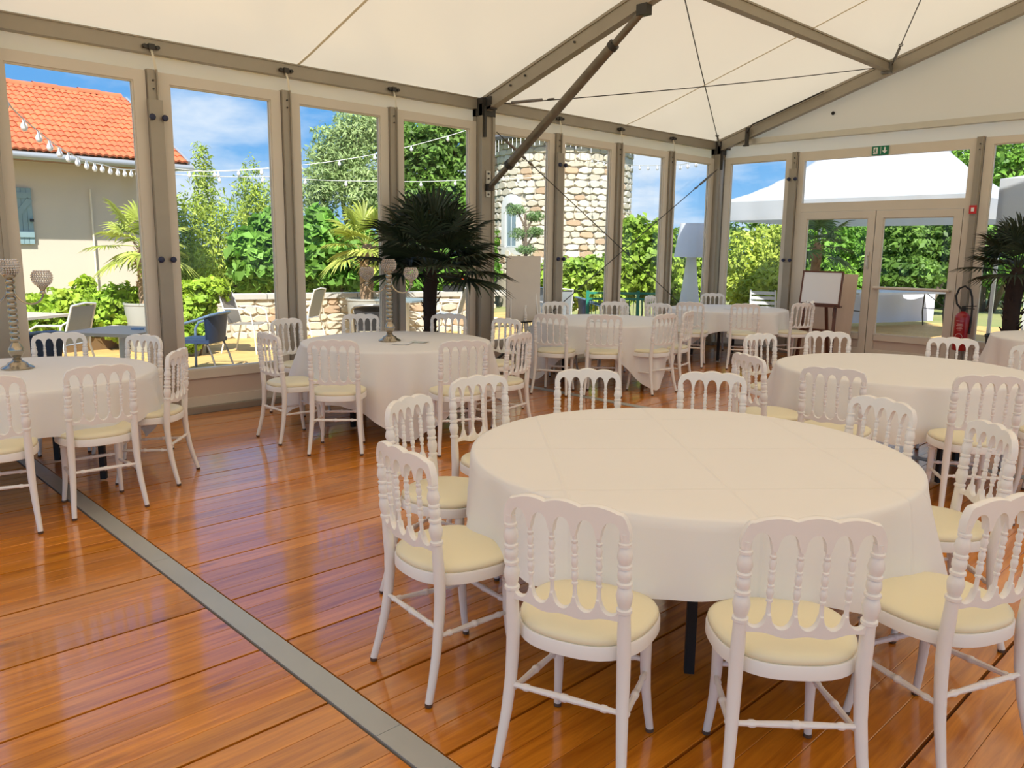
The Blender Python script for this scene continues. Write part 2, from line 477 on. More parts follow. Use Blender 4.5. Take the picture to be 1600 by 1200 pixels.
# double door with transom
d = root('door_1', (2.641, YB, 0), kind='structure')
f = MB(); ring(f, -1.205, 1.205, 0.058, 3.01, 0.085, -0.035, 0.035, 0.03, 0.13); f.box((0, 0, 2.20), (2.24, 0.07, 0.13))
f.build('door_frame', FRAME, d, False)
MB().box((0, 0, 2.57), (2.24, 0.008, 0.62)).build('transom_glass', GLASS, d, False)
for s in (-1, 1):
    lf = MB(); ring(lf, min(s*1.115, s*0.006), max(s*1.115, s*0.006), 0.09, 2.13, 0.10, -0.045, 0.03, 0.09, 0.10)
    cxl = s*0.5605
    lf.box((cxl, -0.0075, 0.355), (0.92, 0.075, 0.085))
    L_ = lf.build('door_leaf', FRAME, d, False)
    MB().box((cxl, 0, 1.21), (0.92, 0.008, 1.66)).build('pane', GLASS, L_, False)
    MB().box((cxl, 0.0, 0.245), (0.92, 0.03, 0.14)).build('lower_panel', LOWP, L_, False)
    r = MB(); ring(r, cxl-0.455, cxl+0.455, 0.40, 2.03, 0.012, -0.03, -0.008); r.build('glazing_bead', FRAME, L_, False)
    if s == -1:
        h = MB().box((-0.06, -0.052, 1.44), (0.035, 0.014, 0.24)); h.build('handle_plate', ALU, L_, False)
        h = MB().tube([(-0.06, -0.055, 1.50), (-0.06, -0.095, 1.50), (-0.06, -0.10, 1.47), (-0.06, -0.10, 1.35)], 0.010, 8); h.build('handle', ALU, L_)
    else:
        h = MB().tube([(0.07, -0.10, 1.06), (1.06, -0.10, 1.06)], 0.022, 10)
        for x in (0.08, 1.05): h.tube([(x, -0.045, 1.06), (x, -0.10, 1.06)], 0.02, 8)
        h.build('push_bar', FRAME, L_)

# ------------------------------------------------------------------ tent frame
def post(name, loc, label, h=3.20):
    t = root(name, loc, label=label, cat='post')
    b = MB().box((0, 0, h/2), (0.13, 0.19, h))
    for sx_ in (-1, 1):
        for sy in (-1, 1): b.box((sx_*0.055, sy*0.085, h/2), (0.05, 0.04, h))
    b.build('column', POST, t, False)
    MB().box((0, 0, 0.008), (0.26, 0.30, 0.016)).build('base_plate', STEEL, t, False)
    b = MB().box((0.0, 0, 3.17), (0.17, 0.21, 0.20)); b.box((0.10, 0.0, 3.21), (0.14, 0.10, 0.14)); b.box((0.08, -0.07, 3.00), (0.05, 0.035, 0.34)); b.build('head_bracket', DARK, t, False)
    return t
PM = post('tent_post', (0.06, YP[2], 0), 'taupe aluminium tent post in the middle of the left glass wall')
post('tent_post', (0.06, YP[1], 0), 'taupe tent post at the left edge of the photo')
PC = post('tent_post', (0.06, YB-0.02, 0), 'taupe corner tent post where the two glass walls meet')
post('tent_post', (XR-0.06, YB-0.02, 0), 'taupe tent post in the far right corner of the tent')
post('tent_post', (XR-0.06, YP[2], 0), 'taupe tent post in the middle of the open right side')
b = MB().box((0.075, 0.0, 2.30), (0.012, 0.07, 0.30)); b.build('brace_plate', ALU, PM, False)
b = MB()
for z in (2.42, 2.36, 2.24, 2.18): b.tube([(0.08, 0, z), (0.09, 0, z)], 0.012, 8)
b.build('bolt', DARK, PM)

def rafter(y, label, h=0.17, s0=0, s1=2):
    t = root('roof_rafter', (0, y, 0), label=label, cat='rafter')
    for sd in range(s0, s1):
        x0, x1 = (0.05, RIDGE) if sd == 0 else (XR-0.05, RIDGE)
        o = 0.012
        b = MB(); b.bar((x0, 0, roof_z(x0)-h/2-o), (x1, 0, roof_z(x1)-h/2-o), 0.075, h)
        b.bar((x0, 0, roof_z(x0)-h-o), (x1, 0, roof_z(x1)-h-o), 0.10, 0.025); b.bar((x0, 0, roof_z(x0)-o-0.02), (x1, 0, roof_z(x1)-o-0.02), 0.10, 0.025)
        b.build('rafter_profile', POST, t, False)
    return t
RM = rafter(YP[2], 'deep taupe roof rafter rising from the middle post')
rafter(YB-0.07, 'roof rafter along the gable above the glass doors')
rafter(YP[1], 'roof rafter rising from the post at the left edge')
b = MB()
for s in (0.55, 0.78, 1.5): b.tube([(s, -0.055, roof_z(s)-0.10), (s, -0.04, roof_z(s)-0.10)], 0.012, 8)
b.build('bolt', DARK, RM)
XP = 2.66
for bi in (1, 2):
    pz = roof_z(XP)-0.09
    t = root('roof_purlin', (XP, 0, pz), label='taupe roof purlin running %s' % ('from the middle rafter to the gable rafter' if bi == 2 else 'towards the camera over the near bay'), cat='purlin')
    b = MB(); b.box((0, (YP[bi]+YP[bi+1])/2, 0), (0.07, YP[bi+1]-YP[bi]-0.12, 0.115)); b.box((0, (YP[bi]+YP[bi+1])/2, -0.055), (0.095, YP[bi+1]-YP[bi]-0.12, 0.02)); b.box((0, (YP[bi]+YP[bi+1])/2, 0.05), (0.095, YP[bi+1]-YP[bi]-0.12, 0.02))
    b.build('purlin_profile', POST, t, False)
    for y in (YP[bi]+0.09, YP[bi+1]-0.14):
        MB().box((0, y, -0.02), (0.13, 0.07, 0.15)).build('end_bracket', STEEL, t, False)
tb = root('knee_brace', (0.14, YP[2], 2.26), label='dark telescopic knee brace from the middle post up to its rafter', cat='brace')
p0 = Vector((0.02, 0, 0)); p1 = Vector((2.22, -0.02, roof_z(2.36)-0.22-2.26)); dv = (p1-p0)
MB().tube([p0+dv*0.15, p0+dv*0.83], 0.050, 14).build('outer_tube', TUBE, tb)
MB().tube([p0+dv*0.005, p0+dv*0.17], 0.034, 12).build('inner_tube', TUBE, tb); MB().tube([p0+dv*0.82, p0+dv*0.99], 0.036, 12).build('inner_tube', TUBE, tb)
MB().tube([p0+dv*0.145, p0+dv*0.165], 0.058, 14).build('collar', DARK, tb); MB().tube([p0+dv*0.82, p0+dv*0.84], 0.058, 14).build('collar', DARK, tb)
MB().box(p0, (0.05, 0.09, 0.08)).build('end_lug', DARK, tb, False); MB().box(p1, (0.12, 0.09, 0.10)).build('end_lug', DARK, tb, False)

def cable(p0, p1, label, turn=None, r=0.0065, sag=0.0):
    p0 = Vector(p0); p1 = Vector(p1)
    t = root('bracing_cable', p0, label=label, cat='cable', group='steel bracing cables of the tent')
    pts = []
    for i in range(17):
        u = i/16; p = (p1-p0)*u; p.z -= sag*4*u*(1-u); pts.append(p)
    MB().tube(pts, r, 6).build('wire', DARK, t)
    d = (p1-p0)
    b = MB().tube([d*0.03, d*0.10], 0.018, 8); b.build('turnbuckle', STEEL, t)
    c = d*0.12; q = d.to_track_quat('Z', 'Y').to_matrix()
    MB().tube([c + q @ Vector((0.022*math.cos(a), 0, 0.04*math.sin(a))) for a in np.linspace(0, 2*PI, 14)[:-1]], 0.007, 6, closed=True).build('shackle', STEEL, t)
    MB().tube([d*0.98, d*1.0], 0.016, 8).build('end_fitting', DARK, t)
rz_ = lambda x: roof_z(x)-0.16
cable((0.22, YP[2]+0.08, rz_(0.22)+0.02), (XP-0.06, YB-0.18, rz_(XP)+0.06), 'roof bracing cable from the middle post to the gable rafter', sag=0.03)
cable((0.14, YB-0.14, rz_(0.14)), (XP, YP[2]+0.14, rz_(XP)+0.05), 'roof bracing cable from the corner post up to the middle rafter', sag=0.02)
cable((XP+0.08, YB-0.18, rz_(XP)+0.07), (5.4, YP[2]+0.1, rz_(5.4)), 'roof bracing cable rising from the purlin end at top right')
cable((0.17, YP[2]+0.10, 2.90), (0.12, YB-0.16, 0.25), 'wall bracing cable falling from the middle post to the corner', r=0.006)
cable((0.12, YB-0.16, 2.83), (0.17, YP[2]+0.14, 0.20), 'wall bracing cable falling from the corner post to the middle post', r=0.006)
# anchor bracket on the gable rafter near the corner
b = MB().box((0, 0, 0), (0.05, 0.04, 0.26)); b.tube([(0, -0.04, 0.05), (0.10, -0.04, 0.16), (1.2, -0.04, 0.51)], 0.012, 6); b.box((0, -0.02, -0.14), (0.08, 0.05, 0.02))
ab = b.build('anchor_bracket', DARK, None, True, label='black anchor bracket and rod on the gable rafter near the corner post', cat='bracket'); ab.location = (0.62, YB-0.16, 3.30)
# ------------------------------------------------------------------ napoleon chairs
CHW = mat('white chair lacquer', (0.86, 0.83, 0.79), 0.34, var=0.06, scale=6, spec=0.45)
CUSH = mat('cream seat vinyl', (0.84, 0.77, 0.54), 0.38, var=0.05, scale=4, bump=0.05, bscale=200)
FOOTC = mat('brown foot glide', (0.10, 0.06, 0.04), 0.6)
def back_y(x, z):
    """the back leans and is slightly hollow in plan"""
    lean = -0.170 - max(0.0, z-0.42)*0.075
    return lean - 0.022*(1-(x/0.172)**2)
def interp(prof, n=None):
    return prof
POSTPROF = [(0.545, 0.0185), (0.565, 0.0185), (0.568, 0.0225), (0.577, 0.0225), (0.580, 0.016), (0.592, 0.020), (0.618, 0.0245), (0.640, 0.019), (0.645, 0.0155), (0.648, 0.0225), (0.656, 0.0225), (0.659, 0.0155),
            (0.672, 0.0205), (0.690, 0.020), (0.697, 0.0150), (0.700, 0.0205), (0.707, 0.0205), (0.711, 0.016), (0.730, 0.0225), (0.750, 0.019), (0.762, 0.0145), (0.764, 0.019), (0.772, 0.019), (0.775, 0.0145), (0.80, 0.0150)]
def rear_leg(s):
    path = []; rad = []
    for z, y, x, r in ((0.012, -0.232, 0.196, 0.0135), (0.08, -0.213, 0.190, 0.0148), (0.18, -0.190, 0.181, 0.0168), (0.28, -0.176, 0.175, 0.0185), (0.36, -0.170, 0.173, 0.020), (0.43, -0.170, 0.172, 0.0205), (0.50, -0.176, 0.172, 0.020)):
        path.append((s*x, y, z)); rad.append(r)
    for z, r in POSTPROF:
        path.append((s*0.172, back_y(0.172, z), z)); rad.append(r)
    return MB().tube(path, rad, 12)
def front_leg(s):
    path = []; rad = []
    for z, o, r in ((0.012, 0.030, 0.0125), (0.08, 0.018, 0.0138), (0.16, 0.007, 0.0155), (0.24, 0.001, 0.0175), (0.32, 0, 0.0190), (0.345, 0, 0.0175), (0.350, 0, 0.0215), (0.358, 0, 0.0215), (0.362, 0, 0.0165), (0.372, 0, 0.0210), (0.390, 0, 0.0225), (0.408, 0, 0.019)):
        path.append((s*(0.148+o*0.5), 0.140+o, z)); rad.append(r)
    return MB().tube(path, rad, 12)
def foot(p): return MB().lathe([(0.010, 0), (0.0135, 0.002), (0.0140, 0.014)], 10, p)
def spindle(x):
    pr = [(0.578, 0.0100), (0.600, 0.0070), (0.625, 0.0062), (0.630, 0.0062), (0.632, 0.0095), (0.638, 0.0095), (0.640, 0.0065), (0.655, 0.0108), (0.666, 0.0100), (0.672, 0.0066), (0.674, 0.0100), (0.680, 0.0100), (0.682, 0.0066),
          (0.696, 0.0105), (0.706, 0.0098), (0.713, 0.0066), (0.715, 0.0098), (0.721, 0.0098), (0.724, 0.0068), (0.742, 0.0112), (0.754, 0.0068), (0.757, 0.0095), (0.763, 0.0095), (0.766, 0.0066), (0.795, 0.0085)]
    return MB().tube([(x, back_y(x, z), z) for z, r in pr], [r for z, r in pr], 8)
SPX = (-0.1032, -0.0344, 0.0344, 0.1032)
EDGES = (-0.172,)+SPX+(0.172,)
def rail(top, bot, t0, n=80, w=0.188):
    b = MB(); vs = []; fs = []
    for i in range(n+1):
        x = -w+2*w*i/n
        zt, zb = top(x), bot(x)
        for z, dy in ((zb, -t0), (zt-0.004, -t0), (zt, -t0*0.5), (zt, t0*0.5), (zt-0.004, t0), (zb, t0)):
            vs.append((x, back_y(max(-0.172, min(0.172, x)), z)+dy, z))
    for i in range(n):
        for j in range(6):
            k = (j+1) % 6
            fs.append((i*6+j, i*6+k, (i+1)*6+k, (i+1)*6+j))
    fs.append(tuple(range(6))); fs.append(tuple(range(n*6, n*6+6)))
    return b.add(vs, fs)
def gap_t(x):
    for a, b in zip(EDGES[:-1], EDGES[1:]):
        if a <= x <= b: return (x-(a+b)/2)/((b-a)/2)
    return 1.0
def top_t(x):
    u = abs(x)/0.188
    z = 0.853 + 0.016*math.cos(u*PI/2)
    z += 0.011*abs(math.cos(PI*u/0.56))**0.8
    if u > 0.84: z -= 0.050*((u-0.84)/0.16)**2.2
    return z
def top_b(x):
    t = gap_t(x)
    return 0.778 + 0.052*math.sqrt(max(0, 1-min(1, abs(t)/0.80)**2.2)) if abs(x) < 0.172 else 0.778
def bot_t(x):
    t = gap_t(x)
    return 0.598 - 0.040*math.sqrt(max(0, 1-min(1, abs(t)/0.84)**2.0)) if abs(x) < 0.172 else 0.598
def bot_b(x):
    u = x/0.172
    return 0.533 + 0.012*u*u + 0.004*math.cos(u*PI*3)
def outline(k, s, n=44):
    pts = []
    for i in range(n):
        a = 2*PI*i/n; c, q = math.cos(a), math.sin(a)
        r = (abs(c)**k+abs(q)**k)**(-1/k)
        x, y = 0.207*r*c, 0.200*r*q
        x *= 1+0.07*(y/0.2)
        if y < 0: x *= 1-0.05*(y/0.2)**2
        pts.append((x*s, y*s-0.004))
    return pts
def seat_frame():
    o = outline(2.7, 1.0); b = MB()
    layers = [(0.96, 0.402), (1.0, 0.406), (1.0, 0.442), (0.985, 0.447), (0.80, 0.447)]
    n = len(o); vs = []; fs = []
    for s, z in layers: vs += [(x*s, y*s, z) for x, y in o]
    for i in range(len(layers)-1):
        for j in range(n): fs.append((i*n+j, i*n+(j+1) % n, (i+1)*n+(j+1) % n, (i+1)*n+j))
    fs.append(tuple(range(n))[::-1]); fs.append(tuple(range((len(layers)-1)*n, len(layers)*n)))
    return b.add(vs, fs)
def cushion():
    o = outline(2.6, 1.0); b = MB(); n = len(o); vs = []; fs = []
    layers = [(0.965, 0.446), (0.985, 0.452), (0.985, 0.461), (0.955, 0.470), (0.88, 0.4765), (0.72, 0.481), (0.45, 0.484), (0.18, 0.485)]
    for s, z in layers: vs += [(x*s, y*s, z) for x, y in o]
    for i in range(len(layers)-1):
        for j in range(n): fs.append((i*n+j, i*n+(j+1) % n, (i+1)*n+(j+1) % n, (i+1)*n+j))
    fs.append(tuple(range(n))[::-1]); fs.append(tuple(range((len(layers)-1)*n, len(layers)*n)))
    return b.add(vs, fs)
def stretcher(p0, p1):
    p0 = Vector(p0); p1 = Vector(p1); d = p1-p0
    pr = [(0, 0.0075), (0.12, 0.0085), (0.14, 0.0115), (0.17, 0.0115), (0.19, 0.0085), (0.42, 0.0105), (0.47, 0.0105), (0.48, 0.0130), (0.52, 0.0130), (0.53, 0.0105), (0.58, 0.0105), (0.81, 0.0085), (0.83, 0.0115), (0.86, 0.0115), (0.88, 0.0085), (1, 0.0075)]
    return MB().tube([p0+d*u for u, r in pr], [r for u, r in pr], 8)
def make_chair():
    t = root('banquet_chair', cat='chair')
    seat_frame().build('seat_frame', CHW, t)
    cushion().build('seat_cushion', CUSH, t, ang=1.2, label='cream vinyl seat cushion')
    for s in (-1, 1):
        l = rear_leg(s).build('leg', CHW, t); foot((s*0.196, -0.232, 0)).build('foot_glide', FOOTC, l)
        l = front_leg(s).build('leg', CHW, t); foot((s*0.163, 0.170, 0)).build('foot_glide', FOOTC, l)
        stretcher((s*0.178, -0.182, 0.235), (s*0.150, 0.145, 0.225)).build('stretcher', CHW, t)
    stretcher((-0.177, -0.180, 0.262), (0.177, -0.180, 0.262)).build('stretcher', CHW, t)
    stretcher((-0.150, 0.142, 0.262), (0.150, 0.142, 0.262)).build('stretcher', CHW, t)
    rail(top_t, top_b, 0.0125).build('top_rail', CHW, t, ang=0.9)
    rail(bot_t, bot_b, 0.011, w=0.170).build('lower_rail', CHW, t, ang=0.9)
    for x in SPX: spindle(x).build('spindle', CHW, t)
    return t
F = 'the bare table in the foreground'
CHAIRS = {
 '1A': (5.861, 0.616, 20.0, 'white spindle-back chair, back to the camera, left one of the nearest pair'),
 '1B': (6.325, 0.948, 44.0, 'white spindle-back chair, back to the camera, right one of the nearest pair'),
 '1C': (6.570, 1.495, 69.0, 'white chair cut by the right edge, nearest the lower right corner of the photo'),
 '1D': (6.284, 2.278, 131.0, 'white chair seen edge-on at the right side of the foreground table, behind the cut-off one'),
 '1E': (4.636, 1.068, -69.0, 'white chair behind the front-left chair at the left side of the foreground table'),
 '1F': (5.184, 0.642, -6.0, 'white chair at the left of the foreground table, nearest the metal floor strip'),
 '1G': (4.393, 1.624, -96.0, 'white chair at the far left of the foreground table, cloth covering its seat'),
 '1H': (4.554, 2.141, -135.0, 'white chair back rising behind the foreground table, left of the two'),
 '1I': (5.049, 2.571, -147.0, 'white chair back rising behind the foreground table, right of the two'),
 '1J': (5.84, 2.463, 160.0, 'white chair back standing between the foreground table and the right-hand table'),
 '6A': (5.237, 3.702, 14.5, 'white chair, back to camera, at the near left of the right-hand table'),
 '6B': (5.886, 4.079, 37.0, 'white chair, back to camera, at the near right of the right-hand table'),
 '6C': (4.738, 3.826, -27.0, 'white chair at the left of the right-hand table, nearer of the two there'),
 '6D': (4.229, 4.860, -103.0, 'white chair at the left end of the right-hand table, farther of the two there'),
 '6E': (4.411, 5.401, -147.0, 'white chair back behind the right-hand table, in front of the easel'),
 '6F': (5.244, 5.704, -165.0, 'white chair back behind the right-hand table, in front of the fire extinguisher'),
 '6G': (5.70, 5.56, 152.0, 'white chair back at the right edge, between the right-hand table and the far right one'),
 '6H': (6.20, 4.72, 92.0, 'white chair at the right edge beside the right-hand table, mostly its seat in view'),
 '2A': (2.291, 0.283, 87.0, 'white chair with its whole back in view at the table cut by the left edge'),
 '2B': (2.339, -0.246, 74.0, 'white chair cut by the left edge of the photo, back to camera'),
 '2C': (1.929, 0.725, 140.0, 'white chair seen edge-on at the right end of the left-edge table'),
 '2D': (1.152, 0.825, -159.0, 'white chair facing the camera behind the left-edge table, beside the window mullion'),
 '2E': (0.726, 0.515, -108.0, 'white chair facing the camera behind the left-edge table, next to the candelabrum'),
 '3A': (2.062, 2.091, 50.0, 'white chair, back to camera, left of two in front of the table before the palm'),
 '3B': (2.658, 2.777, 65.0, 'white chair, back to camera, right of two in front of the table before the palm'),
 '3C': (1.491, 2.021, -1.0, 'white chair at the left end of the palm-side table, nearer of the pair'),
 '3D': (0.645, 2.584, -76.0, 'white chair at the left end of the palm-side table, farther of the pair'),
 '3E': (0.590, 3.282, -120.0, 'white chair back behind the palm-side table, left of its candelabrum'),
 '3F': (1.076, 3.96, -138.0, 'white chair back in front of the indoor palm trunk'),
 '3G': (1.714, 4.02, 185.0, 'white chair facing the camera below the white flip chart'),
 '3H': (2.526, 3.344, 104.0, 'white chair seen from the side at the right end of the palm-side table'),
 '4A': (1.454, 5.192, 26.0, 'white chair, leftmost of three with backs to camera before the cross-braced windows'),
 '4B': (1.85, 5.529, 40.0, 'white chair, middle of three with backs to camera before the cross-braced windows'),
 '4C': (2.094, 6.033, 85.0, 'white chair, rightmost of three with backs to camera before the cross-braced windows'),
 '4D': (2.03, 6.50, 107.0, 'white chair seen edge-on at the right end of the table at the cross-braced windows'),
 '4E': (0.50, 6.029, -77.0, 'white chair behind the table at the cross-braced windows, leftmost, half turned'),
 '4F': (0.447, 6.376, -113.0, 'white chair behind the table at the cross-braced windows, second from the left'),
 '4G': (0.827, 6.959, -143.0, 'white chair behind the table at the cross-braced windows, in front of the third mullion'),
 '4H': (0.52, 7.85, -60.0, 'white chair seen edge-on in the cluster between the two far tables'),
 '4I': (1.255, 7.154, -179.0, 'white chair behind the table at the cross-braced windows, rightmost, facing the camera'),
 '5A': (1.239, 8.138, 23.0, 'white chair, back to camera, left of two before the corner table'),
 '5B': (1.823, 8.464, 34.0, 'white chair, back to camera, right of two before the corner table'),
 '5C': (2.14, 9.20, 67.0, 'white chair with a napkin on its top rail in front of the whiteboard easel'),
 '5D': (0.42, 9.96, -143.0, 'white chair back behind the corner table, against the corner post'),
 '5E': (0.33, 8.72, -78.0, 'white chair behind the cluster at the left end of the corner table'),
}
chair0 = make_chair()
GRP = {'1': 'chairs around the foreground table', '2': 'chairs around the left-edge table', '3': 'chairs around the palm-side table',
       '4': 'chairs around the table at the cross-braced windows', '5': 'chairs around the corner table', '6': 'chairs around the right-hand table'}
for i, (k, (x, y, a, lab)) in enumerate(CHAIRS.items()):
    c = chair0 if i == 0 else copy_tree(chair0)
    c.location = (x, y, 0); c.rotation_euler = (0, 0, math.radians(a)); c['label'] = lab; c['group'] = GRP[k[0]]

# ------------------------------------------------------------------ tables and cloths
def cloth_mat():
    m = mat('white table linen', (0.93, 0.91, 0.88), 0.75, var=0.03, scale=2, bump=0.06, bscale=500, spec=0.25, trans=0.12, tcol=(0.88, 0.85, 0.8))
    return m
LINEN = cloth_mat()
PLY = mat('table plywood', (0.30, 0.19, 0.10), 0.6, var=0.4, scale=5, stretch=(1, 6, 1))
ZTB = 0.722
def table(c, R, label, clabel, corner, S, corners, seed, creases=False):
    t = root('banquet_table', (c[0], c[1], 0), label=label, cat='table', group='round banquet tables')
    MB().lathe([(R-0.012, ZTB-0.030), (R-0.004, ZTB-0.026), (R-0.004, ZTB-0.006), (R-0.012, ZTB-0.003)], 64).build('tabletop', PLY, t)
    for a in (0.6, 0.6+PI/2, 0.6+PI, 0.6+1.5*PI):
        a += corner
        p = Vector((math.cos(a), math.sin(a), 0))
        l = MB().bar(p*(R*0.60)+Vector((0, 0, 0.012)), p*(R*0.60)+Vector((0, 0, ZTB-0.03)), 0.036, 0.036, up=tuple(p)).build('leg', BLACK, t, False)
        MB().bar(p*(R*0.60)+Vector((0, 0, 0.42)), p*(R*0.22)+Vector((0, 0, ZTB-0.035)), 0.012, 0.018).build('brace', BLACK, l, False)
    rg = random.Random(seed)
    ph = [rg.uniform(0, 6.28) for _ in range(6)]
    n = 288
    def drop(a):
        # base drop of the cloth, longer where one of its four corners hangs down
        D = S
        for k, dk in enumerate(corners):
            q = (a-corner-k*PI/2+PI) % (2*PI)-PI
            D += (dk-S)*math.exp(-(abs(q)/0.36)**1.6)
        return min(D+0.008*math.sin(7*a+ph[1]), 0.70)
    vs = []; fs = []; rings = []
    for rr in (0.0, 0.30, 0.55, 0.75, 0.90, 0.985): rings.append(('top', rr))
    for dd in (0.012, 0.03, 0.08, 0.16, 0.28, 0.42, 0.58, 0.76, 0.90, 1.0): rings.append(('side', dd))
    for kind, q in rings:
        for j in range(n):
            a = 2*PI*j/n
            if kind == 'top':
                r = (R-0.004)*q
                w = 0.0011*math.sin(3*a+ph[0])*q + (0.0007*math.sin(9*a+ph[1]) if q > 0.5 else 0)
                z = ZTB+0.003+w
                if q > 0.97: z -= 0.001
            else:
                D = drop(a); dq = (a-corner) % (PI/2); dq = min(dq, PI/2-dq)
                if q <= 0.03: r = R+0.001+0.005*(q/0.03); d = 0.006 if q < 0.02 else 0.018
                else:
                    d = D*q
                    amp = 0.115*min(1, d/0.34)*(0.45+0.55*min(1, D/0.6))
                    fold = math.sin(11*a+ph[2]+0.7*math.sin(2*a+ph[3])) + 0.55*math.sin(23*a+ph[4]) + 0.4*math.sin(5*a+ph[5])
                    corn = math.exp(-(dq/0.16)**2)
                    r = R+0.006+0.30*amp*(fold+0.5)+0.07*corn*min(1, d/0.35)+0.07*d
                z = ZTB+0.002-d
                z = max(z, 0.012)
            vs.append((r*math.cos(a), r*math.sin(a), z))
    for i in range(len(rings)-1):
        for j in range(n): fs.append((i*n+j, i*n+(j+1) % n, (i+1)*n+(j+1) % n, (i+1)*n+j))
    m = LINEN
    if creases:
        m = LINEN.copy(); m.name = 'creased table linen'
        T = m.node_tree; N = T.nodes; L = T.links; b = N['Principled BSDF']
        tcn = N.new('ShaderNodeTexCoord'); mp = N.new('ShaderNodeMapping'); mp.inputs['Rotation'].default_value = (0, 0, -corner+PI/4)
        L.new(tcn.outputs['Object'], mp.inputs['Vector']); sp = N.new('ShaderNodeSeparateXYZ'); L.new(mp.outputs[0], sp.inputs[0])
        outs = []
        for ax, per in (('X', 0.58), ('Y', 0.58)):
            a = N.new('ShaderNodeMath'); a.operation = 'PINGPONG'; a.inputs[1].default_value = per/2; L.new(sp.outputs[ax], a.inputs[0])
            r = N.new('ShaderNodeMapRange'); r.inputs['From Max'].default_value = 0.010; r.inputs['To Min'].default_value = 1; r.inputs['To Max'].default_value = 0
            L.new(a.outputs[0], r.inputs['Value']); outs.append(r.outputs[0])
        s_ = N.new('ShaderNodeMath'); s_.operation = 'MAXIMUM'; L.new(outs[0], s_.inputs[0]); L.new(outs[1], s_.inputs[1])
        bp = N.new('ShaderNodeBump'); bp.inputs['Strength'].default_value = 0.5; bp.inputs['Distance'].default_value = 0.005
        old = b.inputs['Normal'].links[0].from_socket
        L.new(s_.outputs[0], bp.inputs['Height']); L.new(old, bp.inputs['Normal']); L.new(bp.outputs[0], b.inputs['Normal'])
    o = MB().add(vs, fs).build('tablecloth', m, None, True, 3, label=clabel, cat='tablecloth', group='white tablecloths')
    o.location = (c[0], c[1], 0)
    return t
rad = math.radians
table((5.504, 1.654), 0.905, 'round banquet table in the foreground, nearest the camera', 'white cloth with fold creases on the bare table in the foreground', rad(4), 0.25, (0.44, 0.42, 0.40, 0.28), 11, True)
table((1.47, 0.06), 0.84, 'round banquet table cut by the left edge of the photo', 'white cloth on the table cut by the left edge', rad(108), 0.25, (0.62, 0.4, 0.4, 0.30), 12)
table((1.50, 3.05), 0.835, 'round banquet table in front of the indoor palm', 'white cloth on the candelabrum table in front of the indoor palm', rad(-30), 0.42, (0.70, 0.6, 0.6, 0.62), 13)
table((1.275, 6.216), 0.84, 'round banquet table before the cross-braced windows', 'white cloth with long hanging corners before the cross-braced windows', rad(-15), 0.27, (0.68, 0.5, 0.6, 0.66), 14)
table((1.132, 9.208), 0.84, 'round banquet table near the tent corner', 'white cloth on the table near the tent corner', rad(-15), 0.25, (0.30, 0.5, 0.5, 0.62), 15)
table((5.17, 4.89), 0.86, 'round banquet table at the right, behind the foreground table', 'white cloth on the table behind the foreground table at right', rad(20), 0.32, (0.45, 0.45, 0.42, 0.36), 16)
table((5.62, 8.52), 0.84, 'round banquet table at the far right, cut by the photo edge', 'white cloth on the table cut by the right edge beside the black palm pot', rad(0), 0.45, (0.6, 0.6, 0.62, 0.6), 17)

# ------------------------------------------------------------------ candelabra
SILV = mat('aged silver', (0.44, 0.385, 0.30), 0.18, 0.9, var=0.25, scale=30)
def crystal():
    m = bpy.data.materials.new('crystal beads'); m.use_nodes = True
    b = m.node_tree.nodes['Principled BSDF']
    b.inputs['Base Color'].default_value = (0.72, 0.66, 0.62, 1); b.inputs['Roughness'].default_value = 0.08; b.inputs['Metallic'].default_value = 0.45
    b.inputs['Transmission Weight'].default_value = 0.35
    return m
CRYS = crystal()
def bead_bowl(c, R=0.042):
    b = MB()
    for i in range(8):
        ph = -1.0+i*0.245
        r = R*math.cos(ph); z = R*math.sin(ph)
        n = max(6, int(2*PI*r/0.0150))
        for j in range(n):
            a = 2*PI*(j+0.5*(i % 2))/n
            p = (c[0]+r*math.cos(a), c[1]+r*math.sin(a), c[2]+z)
            q = 0.0082
            b.add([(p[0]+q, p[1], p[2]), (p[0]-q, p[1], p[2]), (p[0], p[1]+q, p[2]), (p[0], p[1]-q, p[2]), (p[0], p[1], p[2]+q), (p[0], p[1], p[2]-q)],
                  [(0, 2, 4), (2, 1, 4), (1, 3, 4), (3, 0, 4), (2, 0, 5), (1, 2, 5), (3, 1, 5), (0, 3, 5)])
    return b
